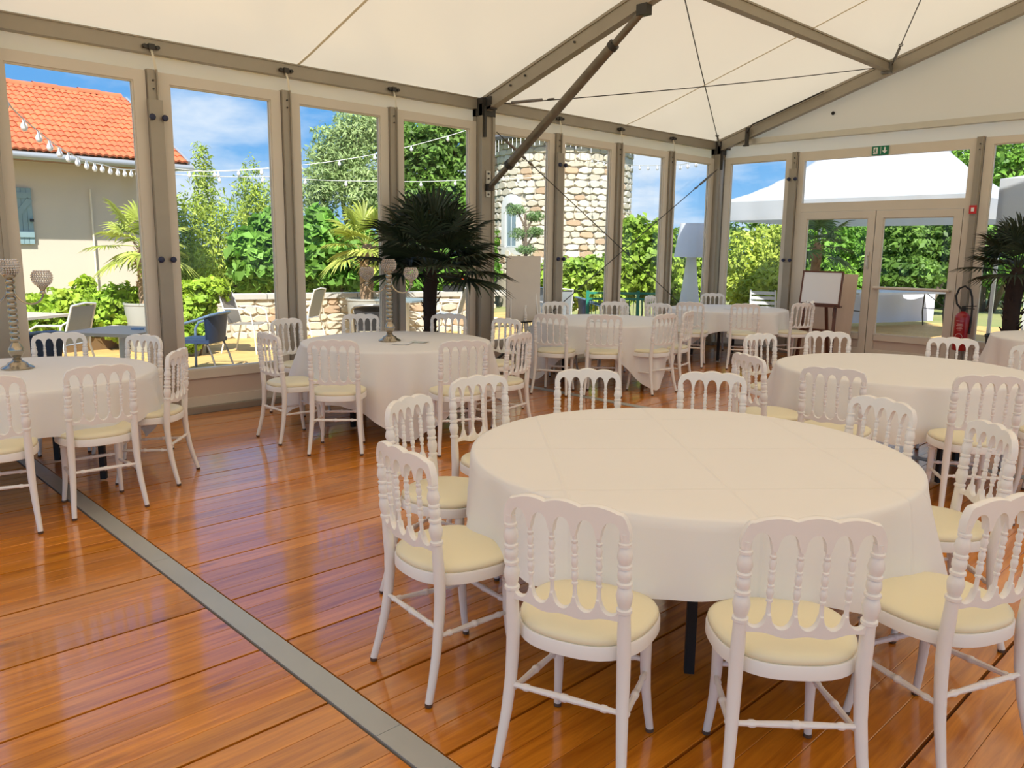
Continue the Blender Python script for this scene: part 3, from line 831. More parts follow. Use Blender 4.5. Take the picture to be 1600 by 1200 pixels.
def make_candelabrum():
    t = root('candelabrum', cat='candelabrum')
    b = MB().lathe([(0.0, 0), (0.098, 0.0), (0.100, 0.008), (0.090, 0.016), (0.066, 0.026), (0.058, 0.040), (0.036, 0.050), (0.026, 0.060), (0.030, 0.066), (0.020, 0.072)], 28); b.build('base', SILV, t)
    pr = [(0.020, 0.070), (0.036, 0.088), (0.047, 0.112), (0.045, 0.134), (0.030, 0.160), (0.020, 0.176)]
    z = 0.176
    while z < 0.585:
        pr += [(0.017, z), (0.026, z+0.007), (0.029, z+0.019), (0.026, z+0.031), (0.017, z+0.037)]; z += 0.038
    pr += [(0.018, z), (0.030, z+0.008), (0.040, z+0.018), (0.042, z+0.026), (0.010, z+0.028)]
    MB().lathe(pr, 16).build('stem', SILV, t)
    bead_bowl((0, 0, z+0.078), 0.064).build('crystal_cup', CRYS, t, False)
    MB().lathe([(0.003, 0), (0.030, 0.004), (0.034, 0.04), (0.028, 0.04)], 14, (0, 0, z+0.030)).build('candle_holder', SILV, t)
    for s in (-1, 1):
        pts = []
        for k in range(15):
            u = k/14
            a = PI*u
            pts.append((s*(0.022+0.178*(1-math.cos(a))/2), 0, 0.50-0.085*math.sin(a)+0.03*(1-u)))
        a_ = MB().tube(pts, 0.0065, 8).build('arm', SILV, t)
        ex, ez = pts[-1][0], pts[-1][2]
        MB().lathe([(0.009, -0.005), (0.020, 0.0), (0.014, 0.010), (0.016, 0.026), (0.036, 0.052), (0.026, 0.053)], 14, (ex, 0, ez)).build('cup_stem', SILV, a_)
        bead_bowl((ex, 0, ez+0.104), 0.060).build('crystal_cup', CRYS, a_, False)
    return t
cand = make_candelabrum()
cand.location = (1.503, 2.97, ZTB+0.004); cand.rotation_euler = (0, 0, rad(38)); cand['label'] = 'silver candelabrum with crystal cups on the table before the palm'; cand['group'] = 'crystal candelabra'
c2 = copy_tree(cand); c2.location = (1.281, 0.126, ZTB+0.004); c2.rotation_euler = (0, 0, rad(52)); c2['label'] = 'silver candelabrum with crystal cups at the left edge of the photo'
PAPER = mat('printed paper', (0.55, 0.60, 0.56), 0.6, var=0.6, scale=25, col2=(0.75, 0.78, 0.76))
PAPW = mat('white paper', (0.85, 0.85, 0.84), 0.6)
def leaflet(x, y, rz, w, h, m, label):
    b = MB().grid(lambda u, v: ((u-0.5)*w, (v-0.5)*h, 0.004*(u-0.5)**2*4+0.0008), 6, 2); b.add([], [])
    o = b.build('leaflet', m, None, label=label, cat='paper', group='leaflets on the tables'); o.location = (x, y, ZTB+0.005); o.rotation_euler = (0, 0, rz)
leaflet(1.726, 2.95, 0.7, 0.15, 0.21, PAPW, 'pale leaflet lying nearest the candelabrum on the palm-side table')
leaflet(1.745, 3.115, 0.5, 0.15, 0.12, PAPER, 'green printed card lying right of the candelabrum on the palm-side table')
leaflet(1.253, 9.088, 0.4, 0.21, 0.15, PAPW, 'white leaflet lying on the corner table')
leaflet(1.371, 6.037, 0.6, 0.21, 0.15, PAPW, 'white leaflet lying on the table before the cross-braced windows')
# napkin hanging over the chair before the easel
ch = CHAIRS['5C']
nk = root('napkin', (ch[0], ch[1], 0), rad(ch[2]), label='crumpled white napkin lying on the top rail of the chair before the easel', cat='napkin')
b = MB().grid(lambda u, v: (0.09+0.12*(u-0.5), back_y(0.10, 0.87)+0.045*(v-0.5)+0.006*math.sin(u*9), 0.886+0.018*math.sin(u*7+v*3)-0.03*abs(v-0.5)), 10, 6); b.build('cloth', PAPW, nk)
# ------------------------------------------------------------------ flip chart by the left wall
fc = root('flip_chart', (0.33, 5.80, 0), label='white flip chart board on thin legs beside the middle post', cat='flip chart')
MB().box((0, 0, 1.06), (0.018, 0.575, 0.80)).build('board', mat('flip chart sheet', (0.66, 0.60, 0.53), 0.6, var=0.12, scale=3), fc, False)
MB().box((0.03, 0, 0.655), (0.05, 0.50, 0.014)).build('pen_tray', DARK, fc, False)
for y in (-0.24, 0.24): MB().tube([(0.0, y*0.9, 1.0), (0.03, y, 0.66), (0.10, y*1.15, 0.006)], 0.010, 8).build('leg', WHITE, fc)
MB().tube([(-0.015, 0, 1.2), (-0.17, 0, 0.006)], 0.010, 8).build('leg', WHITE, fc)

# ------------------------------------------------------------------ easel with whiteboard, plywood panel
BRN = mat('dark stained wood', (0.13, 0.045, 0.022), 0.45, var=0.4, scale=6, stretch=(8, 8, 1))
es = root('easel', (2.22, 9.80, 0), label='dark brown wooden easel in front of the left glass door leaf', cat='easel')
for x0, x1 in ((-0.20, -0.25), (0.20, 0.25)):
    MB().bar((x0, 0.10, 1.28), (x1, -0.06, 0.0), 0.045, 0.028).build('leg', BRN, es, False)
MB().bar((0, 0.14, 1.25), (0.0, 0.40, 0.0), 0.04, 0.028).build('leg', BRN, es, False)
MB().box((0, 0.02, 0.80), (0.62, 0.07, 0.028)).build('ledge', BRN, es, False)
MB().box((0, 0.045, 0.45), (0.46, 0.024, 0.04)).build('crossbar', BRN, es, False)
wbd = root('whiteboard', (2.22, 9.80, 0.816), label='blank whiteboard in brown frame standing on the easel', cat='whiteboard')
wbd.rotation_euler = (rad(-8), 0, 0)
MB().box((0, 0, 0.235), (0.56, 0.014, 0.44)).build('board', mat('whiteboard face', (0.80, 0.80, 0.81), 0.3), wbd, False)
b = MB(); ring(b, -0.295, 0.295, 0.0, 0.475, 0.022, -0.014, 0.014); b.build('frame', BRN, wbd, False)
o = MB().tube([(0.02*math.cos(a)+0.24, -0.02, -0.09+0.09*math.sin(a)) for a in np.linspace(0, 2*PI, 16)[:-1]], 0.003, 6, closed=True).build('pen_cord', DARK, wbd)
o = MB().box((0, 0, 0.625), (0.80, 0.016, 1.25)).build('plywood_panel', mat('pale plywood', (0.66, 0.52, 0.40), 0.55, var=0.35, scale=3, stretch=(3, 1, 0.6), col2=(0.50, 0.36, 0.25)), None, False, label='pale plywood panel leaning on the glass door behind the easel', cat='panel')
o.location = (2.10, 10.20, 0.0); o.rotation_euler = (rad(-8), 0, 0)

# ------------------------------------------------------------------ exit sign, extinguisher, call point
GRN = mat('exit green', (0.0, 0.16, 0.075), 0.4)
sg = root('exit_sign', (2.626, YB-0.045, 2.945), label='green emergency exit sign with running man and down arrow above the doors', cat='sign')
MB().box((0, 0, 0), (0.225, 0.016, 0.122)).build('plate', GRN, sg, False)
b = MB(); y = -0.010
b.box((-0.062, y, 0.0), (0.058, 0.004, 0.088)); b.build('door_pictogram', WHITE, sg, False)
b = MB(); y = -0.014                                        # running figure
b.lathe([(0.0, -0.007), (0.006, -0.004), (0.007, 0), (0.006, 0.004), (0, 0.007)], 8, (-0.060, y, 0.030))
for p, q in (((-0.062, 0.020), (-0.066, -0.004)), ((-0.066, -0.004), (-0.052, -0.018)), ((-0.052, -0.018), (-0.056, -0.036)), ((-0.066, -0.004), (-0.078, -0.022)), ((-0.078, -0.022), (-0.088, -0.024)), ((-0.062, 0.018), (-0.046, 0.008)), ((-0.062, 0.018), (-0.080, 0.010))):
    b.bar((p[0], y, p[1]), (q[0], y, q[1]), 0.004, 0.008, up=(0, 0, 1))
b.build('running_figure', GRN, sg, False)
MB().box((0.008, -0.010, 0), (0.004, 0.004, 0.10)).build('divider', WHITE, sg, False)
MB().prism([(0.052, 0.042), (0.072, 0.042), (0.072, -0.004), (0.095, -0.004), (0.062, -0.044), (0.029, -0.004), (0.052, -0.004)], -0.012, -0.008, lambda a, b_, h: (a, h, b_)).build('arrow', WHITE, sg, False)
RED = mat('extinguisher red', (0.36, 0.008, 0.012), 0.32, coat=0.4)
ex = root('fire_extinguisher', (3.93, YB-0.20, 0.30), label='red fire extinguisher with black hose hanging right of the glass doors', cat='extinguisher')
MB().lathe([(0.0, 0), (0.085, 0.0), (0.092, 0.012), (0.092, 0.42), (0.085, 0.455), (0.055, 0.485), (0.028, 0.50), (0.028, 0.515)], 26).build('cylinder', RED, ex)
b = MB().lathe([(0.030, 0.51), (0.034, 0.53), (0.030, 0.56), (0.012, 0.57)], 14); b.bar((-0.02, 0, 0.57), (0.15, 0, 0.585), 0.022, 0.012); b.bar((-0.02, 0, 0.545), (0.13, 0, 0.545), 0.022, 0.010); b.build('valve', BLACK, ex)
b = MB().tube([(-0.03, 0, 0.54), (-0.085, 0, 0.60), (-0.105, 0, 0.70), (-0.075, 0, 0.80), (-0.01, 0, 0.835), (0.055, 0, 0.79), (0.085, 0, 0.70), (0.10, 0, 0.58), (0.105, -0.01, 0.40), (0.10, -0.02, 0.22)], 0.013, 8); b.build('hose', BLACK, ex)
b = MB()
for k, (z, w) in enumerate(((0.385, 1.0), (0.345, 0.7), (0.325, 0.9), (0.305, 0.6), (0.285, 0.8), (0.265, 0.5), (0.10, 0.9), (0.08, 0.6))):
    b.grid(lambda u, v, z=z, w=w: (0.0935*math.sin((u-0.5)*w), -0.0935*math.cos((u-0.5)*w), z+0.005*v), 8, 1)
b.build('label_print', mat('label print', (0.75, 0.55, 0.5), 0.5), ex)
MB().tube([(0.042*math.cos(a), -math.sqrt(0.0925**2-(0.042*math.cos(a))**2), 0.18+0.042*math.sin(a)) for a in np.linspace(0, 2*PI, 20)[:-1]], 0.002, 6, closed=True).build('label_ring', WHITE, ex)
MB().box((0, 0.12, 0.38), (0.05, 0.06, 0.10)).build('wall_bracket', STEEL, ex, False)
cp = root('fire_call_point', (3.885, YB-0.095, 2.11), label='small red fire alarm plate on the mullion right of the doors', cat='alarm')
MB().box((0, 0, 0), (0.085, 0.022, 0.105)).build('housing', mat('alarm red', (0.55, 0.015, 0.015), 0.4), cp, False)
MB().box((0, -0.013, 0.0), (0.035, 0.004, 0.05)).build('symbol', WHITE, cp, False)
# ------------------------------------------------------------------ palms
def fan_frond(base, az, el, lp, lb, rg, nleaf=22, spread=115, droop=0.25, width=0.022, clampx=None, pr=0.006):
    d = Vector((math.cos(az)*math.cos(el), math.sin(az)*math.cos(el), math.sin(el)))
    side = Vector((-math.sin(az), math.cos(az), 0))
    b = MB(); pts = []; p = Vector(base)
    for k in range(7):
        u = k/6
        pts.append(Vector(base)+d*lp*u+Vector((0, 0, -0.18*lp*u*u*math.cos(el))))
    b.tube(pts, [pr*1.5-pr*0.7*k/6 for k in range(7)], 5)
    e = pts[-1]; f = (pts[-1]-pts[-2]).normalized()
    up = side.cross(f).normalized()
    if up.z < 0: up = -up
    for i in range(nleaf):
        a = math.radians(-spread+2*spread*i/(nleaf-1)+rg.uniform(-3, 3))
        q = (f*math.cos(a)+side*math.sin(a)).normalized()
        l = lb*(1-0.30*abs(a)/math.radians(spread))*rg.uniform(0.92, 1.05)
        tdir = q.cross(up).normalized()
        prev = []
        for u, w in ((0.03, 0.25), (0.35, 1.0), (0.70, 0.75), (1.0, 0.04)):
            c = e+q*l*u+up*(0.10*l*math.sin(u*1.5)*math.cos(a*0.5))+Vector((0, 0, -droop*l*max(0, u-0.3)**2*1.6))
            if clampx is not None and c.x < clampx: c.x = clampx+0.002*i
            ww = width*w*lb/0.45
            prev.append((c-tdir*ww+up*ww*0.35, c-up*ww*0.25, c+tdir*ww+up*ww*0.35))
        vs = [v for tr in prev for v in tr]; fs = []
        for k in range(3):
            for j in range(2): fs.append((k*3+j, k*3+j+1, (k+1)*3+j+1, (k+1)*3+j))
        b.add(vs, fs)
    return b
def palm(name, loc, ht, nfr, lp, lb, seed, leafm, trunkm, label, r0=0.06, clampx=None, elr=(-0.35, 1.35), pot=None, potm=None, azs=None, nleaf=22, width=0.022, z0=0.0):
    t = root(name, loc, label=label, cat='palm')
    rg = random.Random(seed)
    zs = np.linspace(z0, ht, 12); path = [(0.01*math.sin(z*5), 0.01*math.cos(z*4), z) for z in zs]
    MB().tube(path, [r0*(0.85+0.35*(k/11))*(1 if k < 11 else 0.5) for k in range(12)], 12).build('trunk', trunkm, t)
    st = MB()
    for k in range(int(70*ht)):
        z = z0+(ht-z0)*rg.random(); a = rg.uniform(0, 6.28); r = r0*(0.85+0.35*z/ht)
        p = Vector((r*math.cos(a), r*math.sin(a), z)); q = p+Vector((math.cos(a)*0.035, math.sin(a)*0.035, rg.uniform(0.03, 0.07)))
        st.tube([p, q], [0.012, 0.003], 4)
    st.build('leaf_base', trunkm, t, kind='stuff')
    for k in range(nfr):
        u = (k+0.5)/nfr
        az = k*2.39996+rg.uniform(-0.2, 0.2); el = elr[0]+(elr[1]-elr[0])*u
        L = lp*rg.uniform(0.85, 1.1)
        if clampx is not None:
            reach = (L+lb)*math.cos(el)*max(0, -math.cos(az))
            av = loc[0]-clampx-0.03
            if reach > av*1.5: L = max(0.12, L*0.55); el = max(el, 0.55)
        o = fan_frond((0.02*math.cos(az), 0.02*math.sin(az), ht-0.10+0.12*u), az, el, L, lb*rg.uniform(0.88, 1.06), rg, nleaf, droop=0.30, width=width, clampx=(clampx-loc[0]) if clampx is not None else None)
        o.build('frond', leafm, t, False)
    if pot:
        R, H = pot
        MB().lathe([(0.0, 0.0), (R*0.78, 0.0), (R*0.80, 0.01), (R, H-0.03), (R*1.03, H-0.03), (R*1.03, H), (R*0.95, H), (R*0.93, H-0.05), (0.0, H-0.05)], 28).build('pot', potm, t)
    return t
DPALM = mat('dark palm leaf', (0.020, 0.034, 0.014), 0.55, island=0.35)  # near-black green: the backlit silhouette is put into the leaf colour
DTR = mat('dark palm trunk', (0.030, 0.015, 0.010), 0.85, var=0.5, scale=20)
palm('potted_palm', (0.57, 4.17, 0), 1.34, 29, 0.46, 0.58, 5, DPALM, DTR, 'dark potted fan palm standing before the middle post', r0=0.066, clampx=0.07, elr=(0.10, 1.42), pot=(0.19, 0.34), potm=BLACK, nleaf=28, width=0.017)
palm('potted_palm', (4.66, 9.62, 0), 1.40, 20, 0.34, 0.44, 9, DPALM, DTR, 'dark potted fan palm in a black pot at the right edge', r0=0.085, elr=(0.0, 1.42), pot=(0.25, 0.60), potm=BLACK, nleaf=26, width=0.016)

# ------------------------------------------------------------------ outside ground, deck
GRASS = mat('dry grass ground', (0.20, 0.24, 0.07), 0.9, var=0.6, scale=0.7, col2=(0.36, 0.30, 0.14))
MB().grid(lambda u, v: (-60+110*u, -40+120*v, -0.12), 8, 8).build('ground', GRASS, None, False, kind='structure')
DECKM = wood_mat('sunlit deck board', (0.60, 0.40, 0.155), (0.50, 0.31, 0.105), 0.6, 0.0, 0.10, spec=0.3)
dk = MB().box((-3.6, 5.0, -0.09), (7.2, 16.0, 0.05)).build('terrace_deck', GAPM, None, False, kind='structure')
me = plank_mesh(0.138, 15.9).mesh('deck_board', DECKM, False)
for k in range(50): put('deck_board', me, dk, (-0.14-0.1425*k, 5.0, -0.022))
dk2 = MB().box((3.0, 14.6, -0.09), (12.5, 7.9, 0.05)).build('rear_deck', GAPM, None, False, kind='structure')
me2 = MB().add([(p[1], p[0], p[2]) for p in plank_mesh(0.138, 12.4).v], plank_mesh(0.138, 12.4).f).mesh('deck_board', DECKM, False)
for k in range(55): put('deck_board', me2, dk2, (3.0, 10.72+0.1425*k, -0.022))

# ------------------------------------------------------------------ foliage helper
def leaf_mesh(name, m, blobs, n, size, seed, up=0.35, asp=0.55, shell=0.55, trail=0.0):
    rs = np.random.RandomState(seed)
    B = np.array(blobs, float)
    w = (B[:, 3]*B[:, 4]+B[:, 4]*B[:, 5]+B[:, 3]*B[:, 5]); w /= w.sum()
    idx = rs.choice(len(B), n, p=w)
    d = rs.normal(size=(n, 3)); d /= np.linalg.norm(d, axis=1)[:, None]
    rr = shell+(1-shell)*rs.rand(n)**0.6
    rr *= 1+0.16*np.sin(d[:, 0]*7+idx)*np.sin(d[:, 1]*6+2*idx)+0.10*np.sin(d[:, 2]*11+idx)
    c = B[idx, :3]+d*B[idx, 3:6]*rr[:, None]
    nrm = d*0.7+rs.normal(size=(n, 3))*0.55+np.array([0, 0, up]); nrm /= np.linalg.norm(nrm, axis=1)[:, None]
    t = rs.normal(size=(n, 3)); t[:, 2] -= trail; t -= nrm*(t*nrm).sum(1)[:, None]; t /= np.linalg.norm(t, axis=1)[:, None]
    s = np.cross(nrm, t)
    L = size*(0.65+0.7*rs.rand(n))[:, None]
    v = np.empty((n, 4, 3))
    v[:, 0] = c-t*L*0.5; v[:, 2] = c+t*L*0.5-nrm*L*0.10
    v[:, 1] = c+s*L*asp*0.5+nrm*L*0.10-t*L*0.05; v[:, 3] = c-s*L*asp*0.5+nrm*L*0.10-t*L*0.05
    me = bpy.data.meshes.new(name)
    me.vertices.add(n*4); me.vertices.foreach_set('co', v.reshape(-1))
    me.loops.add(n*4); me.loops.foreach_set('vertex_index', np.arange(n*4, dtype=np.int32))
    me.polygons.add(n); me.polygons.foreach_set('loop_start', np.arange(n, dtype=np.int32)*4)
    me.polygons.foreach_set('loop_total', np.full(n, 4, dtype=np.int32))
    me.update(calc_edges=True); me.validate()
    me.materials.append(m)
    return me
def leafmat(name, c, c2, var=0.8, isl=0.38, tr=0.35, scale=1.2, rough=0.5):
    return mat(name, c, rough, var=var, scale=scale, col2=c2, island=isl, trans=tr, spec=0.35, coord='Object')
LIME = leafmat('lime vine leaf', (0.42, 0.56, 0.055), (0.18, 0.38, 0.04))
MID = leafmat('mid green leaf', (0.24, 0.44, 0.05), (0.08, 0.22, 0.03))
FIG = leafmat('fig leaf', (0.24, 0.44, 0.07), (0.09, 0.24, 0.035), scale=0.9)
PALE = leafmat('pale willow leaf', (0.42, 0.52, 0.22), (0.22, 0.33, 0.11))
BAMB = leafmat('bamboo leaf', (0.52, 0.60, 0.10), (0.28, 0.40, 0.05))
DRK = leafmat('dark tree leaf', (0.20, 0.34, 0.06), (0.07, 0.15, 0.03))
VINE = leafmat('trailing vine leaf', (0.42, 0.56, 0.07), (0.14, 0.28, 0.04), scale=1.6)
PINE = leafmat('pine needle tuft', (0.22, 0.34, 0.12), (0.12, 0.22, 0.07))
BARK = mat('tree bark', (0.16, 0.12, 0.085), 0.85, var=0.5, scale=9)
def bl(px, py, rx, ry, d, rd=None):
    c = at(px, py, d); k = d/FPX
    r = (rd if rd else rx*k)
    return (c.x, c.y, c.z, (rx*k+r)/2, (rx*k+r)/2, ry*k)
def plant(name, label, blobs, n, size, m, seed, cat='shrub', group=None, stems=1, up=0.35, asp=0.55, shell=0.5, trail=0.0, trunk_r=0.05, zb=-0.12):
    B = np.array(blobs); c = B[:, :3].mean(0)
    t = root(name, (c[0], c[1], zb), label=label, cat=cat, group=group)
    bb = [(b[0]-c[0], b[1]-c[1], b[2]-zb, b[3], b[4], b[5]) for b in blobs]
    o = put('foliage', leaf_mesh('foliage', m, bb, n, size, seed, up, asp, shell, trail), t)
    rg = random.Random(seed); s = MB()
    for k in range(stems):
        top = bb[k % len(bb)]
        p1 = Vector(top[:3])+Vector((0, 0, top[5]*0.3)); p0 = Vector((p1.x*0.35+rg.uniform(-.1, .1), p1.y*0.35+rg.uniform(-.1, .1), 0))
        mid = (p0*0.5+p1*0.5)+Vector((rg.uniform(-.15, .15), rg.uniform(-.15, .15), 0))
        s.tube([p0, p0*0.7+mid*0.3, mid, p1], [trunk_r, trunk_r*0.85, trunk_r*0.65, trunk_r*0.25], 7)
    s.build('trunk' if cat == 'tree' else 'stem', BARK, t)
    return t

# ------------------------------------------------------------------ house at left
STUC = mat('cream stucco', (0.66, 0.57, 0.46), 0.85, var=0.12, scale=1.3, bump=0.08, bscale=90)
TILE = mat('orange roof tile', (0.58, 0.14, 0.05), 0.7, var=0.35, scale=7, col2=(0.45, 0.10, 0.045), rand=0.16)
ZINC = mat('zinc gutter', (0.36, 0.38, 0.40), 0.45, 0.4)
BLUE = mat('grey blue shutter', (0.26, 0.38, 0.41), 0.6, var=0.2, scale=6, rand=0.05)
hs = root('house', (-11.5, 2.0, -0.12), label='cream house with orange tiled roof beyond the terrace at left', cat='house')
def H(x, y, z): return (x+11.5, y-2.0, z+0.12)
HX = -9.0
MB().box(H(-12.13, 0.9, 1.5), (6.0, 8.0, 3.3)).build('wall', STUC, hs, False)
def slope_pt(s, y, lift=0.0):
    """s metres up the roof slope from the eave"""
    a = math.atan2(1.56, 3.15); return H(-8.45-s*math.cos(a)-lift*-math.sin(a), y, 3.10+s*math.sin(a)+lift*math.cos(a))
rf = MB().prism([(-8.45, 3.06), (-11.6, 4.62), (-14.9, 3.06), (-14.9, 2.98), (-8.45, 2.98)], -3.2, 5.33, lambda a, b_, h: H(a, h, b_)).build('roof', mat('roof boarding', (0.35, 0.20, 0.12), 0.8), hs, False)
TW, TL = 0.236, 0.27
def tile():
    b = MB(); n = 12
    for k, (s, zz) in enumerate(((0, 0.035), (0, 0.014), (TL, 0.0))):
        pass
    vs = []
    for s, zz in ((0.0, 0.0), (0.0, 0.030), (TL+0.03, 0.012)):
        for i in range(n+1):
            u = i/n; w = 0.026*abs(math.sin(u*2*PI))**0.8 if zz > 0 else 0.024*abs(math.sin(u*2*PI))**0.8-0.004
            vs.append((-s, (u-0.5)*TW, zz+w))
    fs = [(r*(n+1)+i, r*(n+1)+i+1, (r+1)*(n+1)+i+1, (r+1)*(n+1)+i) for r in range(2) for i in range(n)]
    return b.add(vs, fs)
tm = tile().mesh('roof_tile', TILE, True, 1.0)
an = math.atan2(1.56, 3.15); Rm = Matrix.Rotation(an, 4, 'Y')
rgt = random.Random(8)
for r in range(14):
    for c in range(19):
        p = slope_pt(-0.05+r*0.252, 5.33-TW*(c+0.5), 0.012)
        o = put('roof_tile', tm, rf)
        o.matrix_local = Matrix.Translation(Vector(p)+Vector((0, 0, rgt.uniform(0, 0.008)))) @ Rm @ Matrix.Rotation(rgt.uniform(-0.012, 0.012), 4, 'Z')
rm = MB().grid(lambda u, v: (0.11*math.cos(PI*v)*(1.06 if u < 0.1 else 1), (u-0.5)*0.44, 0.10*math.sin(PI*v)*(1.08 if u < 0.1 else 1)), 6, 8).mesh('ridge_tile', TILE, True, 1.0)
for k in range(11):
    o = put('ridge_tile', rm, rf, Vector(H(-11.6, 5.25-0.42*(k+0.5), 4.66))+Vector((0, 0, 0.012*(k % 2))))
MB().bar(H(-8.45, 5.36, 3.08), H(-11.6, 5.36, 4.64), 0.05, 0.12).build('verge_board', ZINC, rf, False)
g = MB().tube([H(-8.40, -1.0, 3.02), H(-8.40, 5.42, 3.0)], 0.065, 14).build('gutter', ZINC, hs)
for y in (2.7, 3.5, 4.3, 5.1): MB().bar(H(-8.40, y, 2.95), H(-8.7, y, 2.99), 0.03, 0.02).build('gutter_bracket', ZINC, g, False)
MB().tube([H(-9.08, 3.75, 0.6), H(-9.08, 3.75, 2.55)], 0.018, 8).build('wall_conduit', mat('conduit', (0.75, 0.66, 0.54), 0.7), hs)
sh = MB().box(H(-9.10, 2.52, 2.02), (0.02, 0.50, 0.98)).build('shutter', BLUE, hs, False)
bm_ = MB().box((0, 0, 0), (0.02, 0.078, 0.97)).mesh('shutter_board', BLUE, False)
for k in range(6): put('shutter_board', bm_, sh, H(-9.085, 2.31+0.0833*k, 2.02))
for z in (1.70, 2.38): MB().box(H(-9.065, 2.52, z), (0.024, 0.49, 0.10)).build('shutter_batten', BLUE, sh, False)
MB().bar(H(-9.065, 2.30, 1.76), H(-9.065, 2.74, 2.32), 0.09, 0.024, up=(1, 0, 0)).build('shutter_brace', BLUE, sh, False)
b = MB()
for z in (1.70, 1.95): b.box(H(-9.04, 2.74 if z > 1.8 else 2.45, z), (0.03, 0.06, 0.05))
b.build('shutter_latch', BLACK, sh, False)

# ------------------------------------------------------------------ low stone wall with coping
STONES = [mat('limestone %d' % i, c, 0.9, var=0.4, scale=6, col2=c2, bump=0.4, bscale=14, rand=0.12) for i, (c, c2) in enumerate((
    ((0.60, 0.54, 0.43), (0.40, 0.34, 0.25)), ((0.66, 0.61, 0.52), (0.48, 0.42, 0.33)), ((0.50, 0.36, 0.24), (0.38, 0.26, 0.17))))]
MORT = mat('lime mortar', (0.54, 0.475, 0.38), 0.95, var=0.3, scale=5, bump=0.3, bscale=30)
def stone_mesh(seed, m):
    rg = random.Random(seed); b = MB()
    n = 9; pts = []
    for i in range(n):
        a = 2*PI*i/n+rg.uniform(-0.15, 0.15); c, s = math.cos(a), math.sin(a); r = (abs(c)**4+abs(s)**4)**(-1/4)*rg.uniform(0.82, 1.02)
        pts.append((r*c*0.5, r*s*0.5))
    vs = [(x, 0.0, z) for x, z in pts]+[(x*0.97, -0.70, z*0.97) for x, z in pts]+[(x*0.84, -1.0, z*0.84) for x, z in pts]
    fs = [(k*n+i, k*n+(i+1) % n, (k+1)*n+(i+1) % n, (k+1)*n+i) for k in range(2) for i in range(n)]+[tuple(range(2*n, 3*n))]
    return b.add(vs, fs).mesh('stone', m, True, 0.6)
SM = [stone_mesh(40+i, STONES[(0, 1, 1, 0, 2, 0, 1, 0)[i]]) for i in range(8)]
w0 = Vector((-6.35, 3.2, 0)); w1 = Vector((-4.15, 9.2, 0)); wd = (w1-w0); wlen = wd.length; wang = math.atan2(wd.y, wd.x)
sw = root('stone_wall', w0, wang, label='low rubble stone wall with pale coping at the edge of the terrace', cat='wall')
MB().box((wlen/2, 0.15, 0.26), (wlen, 0.26, 0.76)).build('core', MORT, sw, False)
rgs = random.Random(21)
z = -0.05
for row in range(5):
    h = 0.142; x = rgs.uniform(-0.2, 0)
    while x < wlen:
        l = rgs.uniform(0.17, 0.38)
        o = put('stone', rgs.choice(SM), sw); o.location = (x+l/2, 0.03, z+h/2); o.scale = (l*1.06, rgs.uniform(0.035, 0.06), h*rgs.uniform(1.0, 1.18)); o.rotation_euler = (0, rgs.uniform(-0.08, 0.08), 0)
        x += l
    z += h
COPE = mat('concrete coping', (0.50, 0.48, 0.44), 0.85, var=0.3, scale=4)
x = 0
while x < wlen:
    l = 0.78; MB().box((x+l/2, 0.13, 0.685), (l-0.012, 0.36, 0.085)).build('coping_slab', COPE, sw, False); x += l

# ------------------------------------------------------------------ stone tower
tcn = at(878, 300, 23.6); TR = 2.02
tw = root('stone_tower', (tcn.x, tcn.y, -0.12), label='round rubble stone tower with arched white window beyond the left glass wall', cat='tower')
MB().lathe([(TR-0.03, 0), (TR-0.03, 4.75)], 48).build('core', MORT, tw)
MB().lathe([(TR+0.32, 4.62), (TR+0.34, 4.70), (0.05, 6.1)], 40).build('roof', mat('slate roof', (0.09, 0.085, 0.085), 0.7), tw)
toc = math.atan2(CAM[1]-tcn.y, CAM[0]-tcn.x)
# window azimuth on the tower, left of the line to the camera as seen
wa = toc-0.76
n_st = 0
z = 0.95
while z < 4.60:
    h = rgs.uniform(0.14, 0.21); s = -1.42+rgs.uniform(-0.1, 0)
    while s < 1.42:
        l = rgs.uniform(0.22, 0.46)/TR; a = toc+s+l/2; s += l
        if abs(a-wa) < 0.16 and 1.55 < z+h/2 < 3.10: continue
        o = put('stone', rgs.choice(SM), tw); n_st += 1
        o.location = ((TR-0.035)*math.cos(a), (TR-0.035)*math.sin(a), z+h/2); o.scale = (l*TR*1.06, rgs.uniform(0.05, 0.085), h*1.08); o.rotation_euler = (0, rgs.uniform(-0.06, 0.06), a+PI/2)
    z += h
def tpt(x, d, z):
    a = wa+x/TR; r = TR+d; return (r*math.cos(a), r*math.sin(a), z)
arch = [(-0.40, 1.50), (-0.40, 2.80)]+[(-0.40*math.cos(t), 2.80+0.36*math.sin(t)) for t in np.linspace(0.15, PI-0.15, 9)]+[(0.40, 2.80), (0.40, 1.50)]
inn = [(-0.22, 1.70), (-0.22, 2.72)]+[(-0.22*math.cos(t), 2.72+0.20*math.sin(t)) for t in np.linspace(0.15, PI-0.15, 9)]+[(0.22, 2.72), (0.22, 1.70)]
b = MB(); n = len(arch)
vs = [tpt(x, d, z) for pts, d in ((arch, -0.06), (arch, 0.06), (inn, 0.06), (inn, -0.02)) for x, z in pts]
b.add(vs, [(k*n+i, k*n+(i+1) % n, (k+1)*n+(i+1) % n, (k+1)*n+i) for k in range(3) for i in range(n)]).build('window_surround', mat('white dressed stone', (0.66, 0.66, 0.66), 0.8), tw)
MB().add([tpt(x, -0.01, z) for x, z in inn], [tuple(range(n))]).build('window_pane', mat('dim window pane', (0.20, 0.27, 0.32), 0.12, spec=0.8), tw, False)
b = MB(); b.tube([tpt(0, 0.01, 1.70), tpt(0, 0.01, 2.90)], 0.018, 6)
